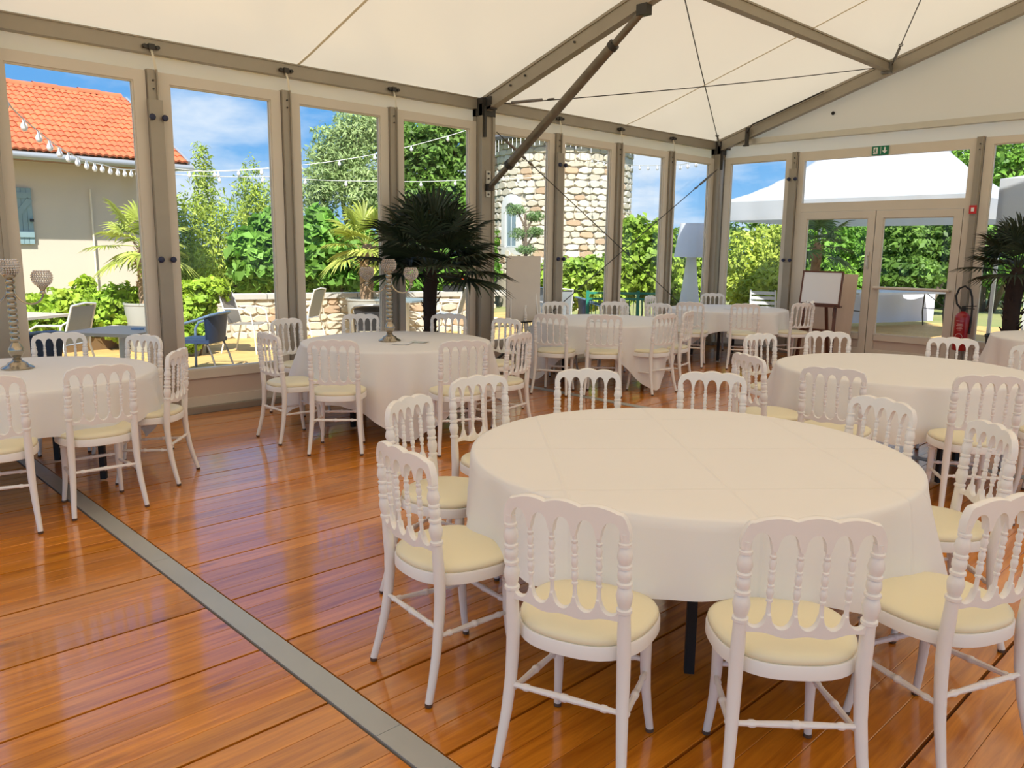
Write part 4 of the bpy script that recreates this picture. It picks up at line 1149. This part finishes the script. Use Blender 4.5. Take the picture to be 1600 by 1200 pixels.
for s_ in (-0.20, 0.20): b.tube([tpt(s_, 0.01, 1.70), tpt(s_, 0.01, 2.76)], 0.022, 6)
b.tube([tpt(-0.2, 0.01, 1.72), tpt(0, 0.01, 1.72), tpt(0.2, 0.01, 1.72)], 0.022, 6)
b.build('window_bars', mat('grey window bars', (0.45, 0.50, 0.52), 0.5), tw)
ICE = mat('icicle light string', (0.85, 0.88, 0.92), 0.4)
b = MB()
for k in range(46):
    a = toc-1.35+k*0.06; l = rgs.uniform(0.12, 0.45); r = TR+0.30
    b.tube([(r*math.cos(a), r*math.sin(a), 4.64), (r*math.cos(a), r*math.sin(a), 4.64-l)], 0.008, 4)
b.build('icicle_lights', ICE, tw)

# ------------------------------------------------------------------ plants outside
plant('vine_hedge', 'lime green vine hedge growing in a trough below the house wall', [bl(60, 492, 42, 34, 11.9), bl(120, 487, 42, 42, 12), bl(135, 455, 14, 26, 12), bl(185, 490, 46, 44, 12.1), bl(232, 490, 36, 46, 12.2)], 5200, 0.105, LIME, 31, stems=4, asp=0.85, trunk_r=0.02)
o = MB().box((0, 0, 0.09), (0.45, 3.0, 0.20)).build('planter_trough', mat('trough wood', (0.20, 0.12, 0.05), 0.8, var=0.3, scale=5), None, False, label='low wooden trough under the lime green vine hedge', cat='planter'); tp = at(140, 520, 12.0); o.location = (tp.x, tp.y-0.75, -0.02); o.rotation_euler = (0, 0, 0.12)
plant('climbing_bush', 'bright green leafy bush spilling over the end of the stone wall', [bl(300, 470, 34, 32, 11.6), bl(330, 455, 26, 22, 11.8), bl(292, 515, 26, 38, 11.4)], 3600, 0.11, LIME, 32, stems=3, asp=0.85, trunk_r=0.02)
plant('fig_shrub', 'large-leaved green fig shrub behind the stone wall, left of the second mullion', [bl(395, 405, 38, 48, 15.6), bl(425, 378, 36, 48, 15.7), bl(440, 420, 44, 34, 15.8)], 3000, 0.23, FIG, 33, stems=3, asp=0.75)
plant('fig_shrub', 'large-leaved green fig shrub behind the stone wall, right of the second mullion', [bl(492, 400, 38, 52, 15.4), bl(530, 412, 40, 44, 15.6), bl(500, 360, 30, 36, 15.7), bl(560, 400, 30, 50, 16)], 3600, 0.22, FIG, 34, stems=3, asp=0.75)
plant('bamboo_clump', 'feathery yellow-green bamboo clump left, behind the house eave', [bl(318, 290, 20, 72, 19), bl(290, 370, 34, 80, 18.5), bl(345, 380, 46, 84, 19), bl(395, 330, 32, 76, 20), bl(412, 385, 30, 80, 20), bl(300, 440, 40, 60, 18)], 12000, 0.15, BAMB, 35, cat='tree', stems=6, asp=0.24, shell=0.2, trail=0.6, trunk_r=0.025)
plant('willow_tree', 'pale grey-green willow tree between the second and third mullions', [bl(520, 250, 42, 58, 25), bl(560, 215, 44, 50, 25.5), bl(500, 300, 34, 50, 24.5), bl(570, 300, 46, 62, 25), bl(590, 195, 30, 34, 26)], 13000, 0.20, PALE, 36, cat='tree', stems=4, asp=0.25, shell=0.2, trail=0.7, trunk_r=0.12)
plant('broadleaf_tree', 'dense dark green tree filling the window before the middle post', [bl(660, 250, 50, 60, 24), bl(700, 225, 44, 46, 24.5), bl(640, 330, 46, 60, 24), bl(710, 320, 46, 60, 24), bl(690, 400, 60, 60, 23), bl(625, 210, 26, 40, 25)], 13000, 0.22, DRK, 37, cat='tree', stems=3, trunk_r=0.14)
plant('background_hedge', 'mid green hedge filling the gap below the bamboo and willow', [bl(300, 430, 60, 46, 21), bl(420, 430, 70, 50, 22), bl(560, 420, 90, 56, 22), bl(680, 430, 80, 40, 21), bl(740, 400, 40, 90, 22)], 11000, 0.2, MID, 38, stems=4)
plant('vine_hedge', 'trailing vine hedge climbing below the stone tower', [bl(880, 440, 44, 40, 15.5), bl(925, 440, 40, 42, 15.4), bl(850, 470, 30, 20, 15.5)], 3600, 0.13, VINE, 39, stems=3, asp=0.8, trunk_r=0.02)
plant('vine_hedge', 'tall trailing vine hedge right of the stone tower', [bl(990, 395, 32, 62, 15.6), bl(1020, 410, 44, 66, 15.5), bl(960, 440, 40, 46, 15.4)], 5200, 0.13, VINE, 40, stems=3, asp=0.8, trunk_r=0.02)
plant('vine_hedge', 'trailing vine hedge behind the white giant lamp', [bl(1060, 430, 36, 56, 16.2), bl(1100, 425, 36, 62, 16.4), bl(1080, 460, 50, 36, 16)], 4200, 0.13, VINE, 41, stems=3, asp=0.8, trunk_r=0.02)
plant('vine_hedge', 'yellow-green hedge seen through the corner pane beside the whiteboard', [bl(1165, 415, 44, 60, 18), bl(1215, 400, 40, 60, 18.5), bl(1190, 455, 60, 36, 17.5)], 5200, 0.13, BAMB, 42, stems=3, asp=0.5, trunk_r=0.03)
plant('garden_tree', 'leafy green tree behind the left glass door leaf', [bl(1290, 390, 54, 50, 21), bl(1335, 400, 50, 60, 21.5), bl(1260, 420, 40, 46, 21), bl(1310, 450, 60, 30, 20.5)], 7500, 0.17, MID, 43, cat='tree', stems=4, trunk_r=0.05)
plant('garden_tree', 'leafy tree with a leaning trunk behind the right glass door leaf', [bl(1400, 390, 50, 50, 21), bl(1450, 395, 50, 50, 21.5), bl(1490, 380, 40, 56, 21), bl(1420, 430, 50, 30, 20.5)], 7500, 0.17, DRK, 44, cat='tree', stems=5, trunk_r=0.09)
plant('garden_tree', 'tall leafy tree at the right edge beyond the white gazebos', [bl(1560, 260, 60, 46, 23), bl(1600, 300, 60, 70, 23), bl(1540, 340, 40, 60, 22.5), bl(1590, 400, 60, 50, 22), bl(1500, 255, 26, 26, 24)], 9000, 0.18, MID, 45, cat='tree', stems=4, trunk_r=0.1)
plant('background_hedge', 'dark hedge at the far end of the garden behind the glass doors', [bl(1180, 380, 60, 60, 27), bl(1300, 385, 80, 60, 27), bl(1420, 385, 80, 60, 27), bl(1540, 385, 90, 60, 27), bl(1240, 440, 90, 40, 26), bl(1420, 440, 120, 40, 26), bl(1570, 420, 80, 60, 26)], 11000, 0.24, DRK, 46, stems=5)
# cloud-pruned pine in front of the tower
tp = at(820, 400, 17); cl = root('cloud_pine', (tp.x, tp.y, -0.12), label='cloud-pruned pine with round needle pads in front of the tower', cat='tree')
pads = [bl(806, 328, 17, 10, 17), bl(836, 338, 16, 9, 17), bl(815, 365, 22, 10, 17.1), bl(838, 362, 12, 8, 16.8), bl(822, 390, 18, 8, 17)]
for i, p in enumerate(pads):
    q = (p[0]-tp.x, p[1]-tp.y, p[2]+0.12, p[3], p[4], p[5])
    put('needle_pad', leaf_mesh('needle_pad', PINE, [q], 700, 0.075, 60+i, asp=0.2, shell=0.2), cl)
    MB().tube([(0, 0, q[2]-0.35), (q[0]*0.6, q[1]*0.6, q[2]-0.12), (q[0], q[1], q[2])], [0.03, 0.02, 0.012], 6).build('branch', BARK, cl)
MB().tube([(0.03, 0, 0), (-0.03, 0.02, 0.9), (0.03, 0, 1.5), (0, 0, 2.4)], [0.06, 0.05, 0.04, 0.02], 8).build('trunk', BARK, cl)

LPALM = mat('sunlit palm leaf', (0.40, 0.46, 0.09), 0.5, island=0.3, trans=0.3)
LTR = mat('fibrous palm trunk', (0.36, 0.24, 0.15), 0.9, var=0.5, scale=14)
GPOT = mat('grey planter', (0.36, 0.37, 0.35), 0.6)
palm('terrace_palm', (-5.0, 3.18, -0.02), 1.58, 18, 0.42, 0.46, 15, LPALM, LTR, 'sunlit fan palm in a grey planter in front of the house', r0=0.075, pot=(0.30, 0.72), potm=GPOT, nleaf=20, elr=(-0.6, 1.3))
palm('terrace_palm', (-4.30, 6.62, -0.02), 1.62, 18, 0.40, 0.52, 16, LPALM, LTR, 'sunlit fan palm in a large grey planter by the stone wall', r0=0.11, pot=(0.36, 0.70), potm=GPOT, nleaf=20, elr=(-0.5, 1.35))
tp = at(1275, 400, 15.5); palm('terrace_palm', (tp.x, tp.y, -0.02), 1.75, 12, 0.40, 0.5, 17, mat('shaded palm leaf', (0.10, 0.18, 0.05), 0.5, island=0.3, trans=0.2), LTR, 'green fan palm outside the left glass door leaf', r0=0.08, pot=(0.24, 0.4), potm=BLACK, nleaf=18, elr=(-0.4, 1.3))  # darker copy of the palm leaf, with shade put into its colour
# flower box on the stone wall
tp = w0+wd*0.925; fb = root('flower_box', (tp.x, tp.y, 0.728), wang, label='dark flower box with orange-red blooms on the stone wall', cat='planter')
MB().box((0, 0.12, 0.06), (0.62, 0.16, 0.12)).build('box', BLACK, fb, False)
put('foliage', leaf_mesh('foliage', MID, [(0, 0.12, 0.18, 0.32, 0.12, 0.09)], 500, 0.06, 70, asp=0.8), fb)
put('blooms', leaf_mesh('blooms', mat('red bloom', (0.80, 0.12, 0.03), 0.6, island=0.2), [(0.12, 0.10, 0.25, 0.16, 0.10, 0.06), (-0.2, 0.1, 0.22, 0.1, 0.08, 0.05)], 130, 0.05, 71, asp=1.0), fb)

# ------------------------------------------------------------------ terrace furniture
def on_z(px, py, z):
    d = FW+RT*(px-800)/FPX+UP*(600-py)/FPX; return Vector(CAM+d*((z-CAM[2])/d[2]))
CHROME = mat('white metal tube', (0.78, 0.78, 0.76), 0.35, 0.3)
SLING = mat('grey sling fabric', (0.30, 0.33, 0.36), 0.7)
TAUPE = mat('taupe sling fabric', (0.26, 0.23, 0.19), 0.7)
WICK = mat('navy wicker', (0.012, 0.03, 0.08), 0.55, var=0.4, scale=120, col2=(0.03, 0.07, 0.16))
BTUBE = mat('slate blue tube', (0.13, 0.20, 0.30), 0.4, 0.3)
def terrace_chair(loc, rz, label, frame, sling, solid=False):
    """stackable armchair facing local +y"""
    t = root('terrace_chair', (loc[0], loc[1], -0.02), rz, label=label, cat='chair', group='terrace armchairs')
    for s in (-1, 1):
        MB().tube([(s*0.25, 0.24, 0.0), (s*0.26, 0.22, 0.35), (s*0.275, 0.18, 0.60), (s*0.28, 0.08, 0.655), (s*0.28, -0.12, 0.66), (s*0.26, -0.22, 0.655)], 0.0125, 8).build('arm', frame, t)
        MB().tube([(s*0.25, -0.30, 0.0), (s*0.235, -0.20, 0.40), (s*0.225, -0.22, 0.55), (s*0.215, -0.32, 0.88)], 0.0125, 8).build('leg', frame, t)
    MB().tube([(-0.215, -0.32, 0.88), (0.0, -0.335, 0.90), (0.215, -0.32, 0.88)], 0.0125, 8).build('top_tube', frame, t)
    th = 0.02 if solid else 0.008
    def surf(pts, w):
        b = MB(); n = len(pts); vs = []
        for off in (0, -th):
            for y, z in pts:
                for x in (-w, w): vs.append((x, y, z+off*0.7))
        m_ = 2*n
        fs = []
        for o_ in (0, m_):
            fs += [(o_+2*i, o_+2*i+1, o_+2*i+3, o_+2*i+2) for i in range(n-1)]
        fs += [(2*i, 2*i+2, m_+2*i+2, m_+2*i) for i in range(n-1)]+[(2*i+1, m_+2*i+1, m_+2*i+3, 2*i+3) for i in range(n-1)]+[(0, m_, m_+1, 1), (2*n-2, 2*n-1, m_+2*n-1, m_+2*n-2)]
        return b.add(vs, fs)
    surf([(0.24, 0.43), (0.10, 0.435), (-0.10, 0.42), (-0.19, 0.425)], 0.235).build('seat', sling, t)
    surf([(-0.19, 0.44), (-0.215, 0.55), (-0.26, 0.70), (-0.315, 0.87)], 0.215).build('backrest', sling, t)
    return t
def tub_chair(loc, rz, label, frame, wick):
    """low wicker tub chair: the arm tubes sweep up into the rim of the back; faces local +y"""
    t = root('wicker_chair', (loc[0], loc[1], -0.02), rz, label=label, cat='chair', group='wicker tub chairs')
    for s in (-1, 1):
        MB().tube([(s*0.23, 0.25, 0.0), (s*0.235, 0.24, 0.30), (s*0.245, 0.24, 0.50), (s*0.26, 0.20, 0.575), (s*0.285, 0.08, 0.615), (s*0.29, -0.08, 0.66), (s*0.25, -0.23, 0.715), (s*0.14, -0.295, 0.735), (0, -0.31, 0.74)], 0.017, 8).build('arm', frame, t)
        MB().tube([(s*0.22, -0.29, 0.0), (s*0.21, -0.22, 0.22), (s*0.205, -0.16, 0.36)], 0.013, 8).build('leg', STEEL, t)
    def back(u, v):
        a = (u-0.5)*2; x = 0.27*math.sin(a*1.15)/math.sin(1.15); y = -0.20-0.105*math.cos(a*1.25)*(0.55+0.45*v)+0.06
        return (x*(0.84+0.16*v), y, 0.37+0.355*v-0.05*abs(a)**2.5*v)
    b = MB().grid(back, 16, 6); b.grid(lambda u, v: tuple(c+d for c, d in zip(back(u, v), (0, -0.022, 0))), 16, 6); b.build('backrest', wick, t)
    b = MB().box((0, 0.03, 0.385), (0.46, 0.46, 0.05)); b.box((0, 0.255, 0.375), (0.42, 0.03, 0.06)); b.build('seat', wick, t)
    return t
def cafe_table(loc, rz, label, w, l, topm, h=0.73):
    t = root('terrace_table', (loc[0], loc[1], -0.02), rz, label=label, cat='table', group='terrace tables')
    MB().box((0, 0, h-0.015), (w, l, 0.03)).build('tabletop', topm, t, False)
    MB().tube([(0, 0, 0.02), (0, 0, h-0.03)], 0.035, 12).build('column', CHROME, t)
    b = MB().box((0, 0, 0.012), (0.50, 0.06, 0.024)); b.box((0, 0, 0.012), (0.06, 0.50, 0.024)); b.build('base', STEEL, t, False)
    return t
TT = mat('pale table laminate', (0.52, 0.46, 0.38), 0.45, var=0.15, scale=5)
BWICK = mat('black wicker', (0.02, 0.02, 0.022), 0.6)
tub_chair((-2.62, 3.02), rad(128), 'navy wicker tub chair outside the second window, side on', BTUBE, WICK)
terrace_chair((-3.95, 4.25), rad(-50), 'taupe sling armchair in front of the stone wall', CHROME, TAUPE)
terrace_chair((-4.45, 5.45), rad(125), 'grey sling armchair on the terrace, left of the large planter', CHROME, SLING)
tub_chair((-2.6, 5.55), rad(60), 'dark wicker tub chair outside behind the palm-side table', STEEL, BWICK)
tp = on_z(95, 535, 0.42); terrace_chair((tp.x, tp.y), rad(130), 'grey sling armchair between the two terrace tables at far left', CHROME, SLING)
tp = on_z(82, 545, 0.42); tub_chair((tp.x+0.9, tp.y-0.45), rad(100), 'navy wicker tub chair behind the left-edge banquet table, outside', BTUBE, WICK)
terrace_chair((-3.5, 7.75), rad(128), 'grey blue sling armchair outside, left of the middle post', CHROME, SLING)
terrace_chair((-2.75, 8.9), rad(100), 'grey armchair outside, between the stone wall and the green railing', BTUBE, SLING)
tp = at(928, 470, 14.0); tub_chair((tp.x, tp.y), rad(-30), 'navy wicker tub chair standing in front of the green railing', BTUBE, WICK)
tp = at(868, 470, 14.0); terrace_chair((tp.x, tp.y), rad(60), 'grey sling armchair outside below the tower', CHROME, SLING)
WPL = mat('white plastic', (0.68, 0.69, 0.71), 0.4)
tp = at(1195, 470, 15.5); wc = root('garden_chair', (tp.x, tp.y, -0.02), rad(20), label='white slatted garden chair outside the corner pane', cat='chair')
for s_ in (-1, 1):
    MB().tube([(s_*0.24, -0.26, 0), (s_*0.235, -0.22, 0.42), (s_*0.225, -0.30, 0.84)], 0.016, 8).build('leg', WPL, wc)
    MB().tube([(s_*0.25, 0.24, 0), (s_*0.255, 0.23, 0.55), (s_*0.26, 0.14, 0.62), (s_*0.25, -0.22, 0.62)], 0.016, 8).build('arm', WPL, wc)
for k in range(4): MB().box((0, -0.235-0.018*k, 0.50+0.095*k), (0.44, 0.014, 0.06)).build('back_slat', WPL, wc, False)
for k in range(5): MB().box((0, -0.17+0.09*k, 0.42), (0.46, 0.07, 0.016)).build('seat_slat', WPL, wc, False)
t1 = on_z(190, 515, 0.71); cafe_table((t1.x, t1.y), 0.62, 'pale terrace table between the planter and the hedge', 0.75, 0.75, TT)
tp = on_z(38, 492, 0.71); cafe_table((tp.x, tp.y), 0.5, 'pale terrace table at far left beside the hedge', 0.7, 0.7, TT)
cafe_table((-3.35, 6.75), 0.3, 'slate terrace table outside before the stone wall', 0.75, 0.75, mat('slate laminate', (0.22, 0.27, 0.30), 0.4))
b = MB().box((0, 0, 0.008), (0.11, 0.05, 0.016)); o = b.build('napkin_stack', mat('blue napkin', (0.22, 0.35, 0.55), 0.7), None, False, label='blue napkin stack lying on the pale terrace table', cat='napkin'); o.location = (t1.x+0.1, t1.y+0.12, 0.712); o.rotation_euler = (0, 0, 0.6)
# green railing
tp0 = at(918, 470, 13.6); tp1 = at(1036, 470, 13.6); GF = mat('green paint', (0.02, 0.22, 0.15), 0.45)
v_ = tp1-tp0; gr = root('green_railing', (tp0.x, tp0.y, -0.02), math.atan2(v_.y, v_.x), label='green metal railing at the end of the terrace', cat='railing'); gl = Vector((v_.x, v_.y)).length
for k in range(4): MB().box((k*gl/3, 0, 0.44), (0.05, 0.05, 0.88)).build('post', GF, gr, False)
for z in (0.84, 0.74, 0.12): MB().box((gl/2, 0, z), (gl, 0.03, 0.035)).build('rail', GF, gr, False)
bmm = MB().box((0, 0, 0.43), (0.012, 0.012, 0.62)).mesh('baluster', GF, False)
for k in range(1, 18): put('baluster', bmm, gr, (k*gl/18, 0, 0))
# white giant lamp
tp = at(1077, 470, 14.3); gl_ = root('giant_lamp', (tp.x, tp.y, -0.02), label='oversized white floor lamp standing outside the corner of the tent', cat='lamp')
LAMPW = mat('translucent white shell', (0.86, 0.87, 0.90), 0.4, trans=0.4, tcol=(0.9, 0.92, 0.97))
MB().lathe([(0.27, 0.0), (0.27, 0.02), (0.20, 0.45), (0.12, 1.10), (0.085, 1.46)], 32).build('stand', LAMPW, gl_)
MB().lathe([(0.31, 1.45), (0.22, 2.04), (0.205, 2.04), (0.295, 1.46)], 36).build('shade', LAMPW, gl_)

# ------------------------------------------------------------------ gazebos, buffet table
CANV = mat('white canopy fabric', (0.52, 0.54, 0.58), 0.6, trans=0.25, tcol=(0.80, 0.84, 0.9), bump=0.05, bscale=3)
def gazebo(x0, x1, y0, y1, zv, ze, zp, label, legs, rdg=0.0):
    t = root('gazebo', ((x0+x1)/2, (y0+y1)/2, -0.02), label=label, cat='gazebo', group='white pop-up gazebos')
    hx, hy = (x1-x0)/2, (y1-y0)/2
    def fn(u, v):
        a, c = 2*u-1, 2*v-1
        x, y = a*hx, c*hy
        q = max(max(0, (abs(x)-rdg)/(hx-rdg)), abs(c))
        w = (1-q)
        return (x, y, ze+(zp-ze)*(0.72*w+0.28*w*w)-0.10*math.sin(PI*q)*0.6)
    MB().grid(fn, 28, 28).build('canopy', CANV, t, True, 0.5)
    for (ax, ay), (bx, by) in (((-hx, -hy), (hx, -hy)), ((hx, -hy), (hx, hy)), ((hx, hy), (-hx, hy)), ((-hx, hy), (-hx, -hy))):
        MB().grid(lambda u, v: (ax+(bx-ax)*u+0.012*math.sin(u*40)*v*(ay != by), ay+(by-ay)*u+0.012*math.sin(u*40)*v*(ax != bx), ze-(ze-zv)*v), 40, 3).build('valance', CANV, t, True, 3)
    for sx_ in (-1, 1):
        for sy in (-1, 1):
            if (sx_, sy) in legs: MB().box((sx_*(hx-0.05), sy*(hy-0.05), ze/2), (0.045, 0.045, ze)).build('leg', CHROME, t, False)
    MB().bar((-hx+0.05, -hy+0.05, zv+0.06), (hx-0.05, -hy+0.05, zv+0.06), 0.03, 0.02).build('truss_bar', CHROME, t, False)
    return t
gazebo(-0.95, 3.25, 12.1, 16.3, 2.12, 2.45, 3.55, 'large white gazebo with stepped canopy behind the glass doors', {(-1, 1), (1, 1), (1, -1)}, 0.9)
gazebo(3.75, 6.75, 11.9, 14.9, 1.98, 2.62, 3.3, 'white gazebo at the right edge behind the potted palm', {(-1, -1), (-1, 1), (1, -1), (1, 1)}, 0.2)
a_ = on_z(1340, 458, 0.74); c_ = on_z(1492, 456, 0.74); v_ = c_-a_; bl_ = Vector((v_.x, v_.y)).length
bt = root('folding_table', (a_.x, a_.y, -0.02), math.atan2(v_.y, v_.x), label='long white folding table under the gazebo behind the right door leaf', cat='table')
MB().box((bl_/2, 0.30, 0.745), (bl_, 0.72, 0.045)).build('tabletop', WPL, bt, False)
for x in (0.22, bl_-0.22):
    b = MB()
    for y in (0.04, 0.56): b.tube([(x, y, 0.72), (x-0.02, y, 0.30), (x+0.03, y, 0.0)], 0.014, 8)
    b.tube([(x-0.01, 0.04, 0.38), (x-0.01, 0.56, 0.38)], 0.010, 6); b.build('leg_frame', DARK, bt)
    s_ = 1 if x < bl_/2 else -1
    MB().tube([(x-0.01, 0.06, 0.45), (x+s_*0.42, 0.12, 0.71)], 0.009, 6).build('brace', DARK, bt)
o = MB().grid(lambda u, v: (-0.3+u*(bl_+0.7), 0.80+0.025*math.sin(u*26), 0.78-0.72*v), 50, 4).build('buffet_skirt', mat('bluish white sheet', (0.72, 0.76, 0.86), 0.7), None, True, 3, label='white sheet hanging behind the folding table', cat='cloth'); o.matrix_world = bt.matrix_basis.copy(); o.location = bt.location; o.rotation_euler = bt.rotation_euler  # white sheet; the blue cast of shade is put into its colour

# ------------------------------------------------------------------ string lights on the terrace
CORD = mat('white cord', (0.75, 0.75, 0.72), 0.5)
BULB = mat('frosted bulb', (0.88, 0.88, 0.88), 0.2, trans=0.3, tcol=(0.95, 0.95, 0.95))
bulb_me = MB().lathe([(0.008, 0.0), (0.012, -0.008), (0.012, -0.022), (0.024, -0.042), (0.030, -0.064), (0.024, -0.086), (0.010, -0.098), (0.0, -0.10)], 12).mesh('bulb', BULB)
def string(ctrl, spacing, label, first=0.05):
    P = [Vector(c) for c in ctrl]; pts = []
    for i in range(len(P)-1):
        for k in range(12):
            u = k/12; q = P[i]*(1-u)+P[i+1]*u; q.z -= 0.05*(P[i+1]-P[i]).length*0.25*4*u*(1-u); pts.append(q)
    pts.append(P[-1])
    t = root('string_light', P[0], label=label, cat='lights', group='festoon light strings over the terrace')
    MB().tube([p-P[0] for p in pts], 0.006, 5).build('cord', CORD, t)
    dist = first; acc = 0
    for i in range(len(pts)-1):
        L_ = (pts[i+1]-pts[i]).length
        while acc+L_ > dist:
            u = (dist-acc)/L_; p = pts[i]*(1-u)+pts[i+1]*u-P[0]
            put('bulb', bulb_me, t, p); dist += spacing
        acc += L_
string([at(-40, 70, 6.0), at(18, 168, 6.5), at(60, 205, 7.2), at(110, 240, 8.5), at(160, 257, 10), at(215, 265, 12), at(280, 268, 13), at(420, 262, 14)], 0.42, 'festoon string falling across the tiled roof at left')
string([at(265, 262, 12.5), at(330, 268, 13), at(470, 258, 14), at(600, 238, 15), at(740, 200, 15.5)], 0.75, 'festoon string rising to the right before the willow')
string([at(265, 272, 13), at(420, 276, 14), at(600, 283, 15), at(740, 280, 16), at(860, 275, 17)], 0.75, 'lower festoon string hanging level before the trees')
string([Vector((tcn.x+1.7, tcn.y-0.9, 4.0)), at(1040, 258, 16), Vector((-0.06, 10.42, 3.05))], 0.55, 'short festoon string near the tent corner')
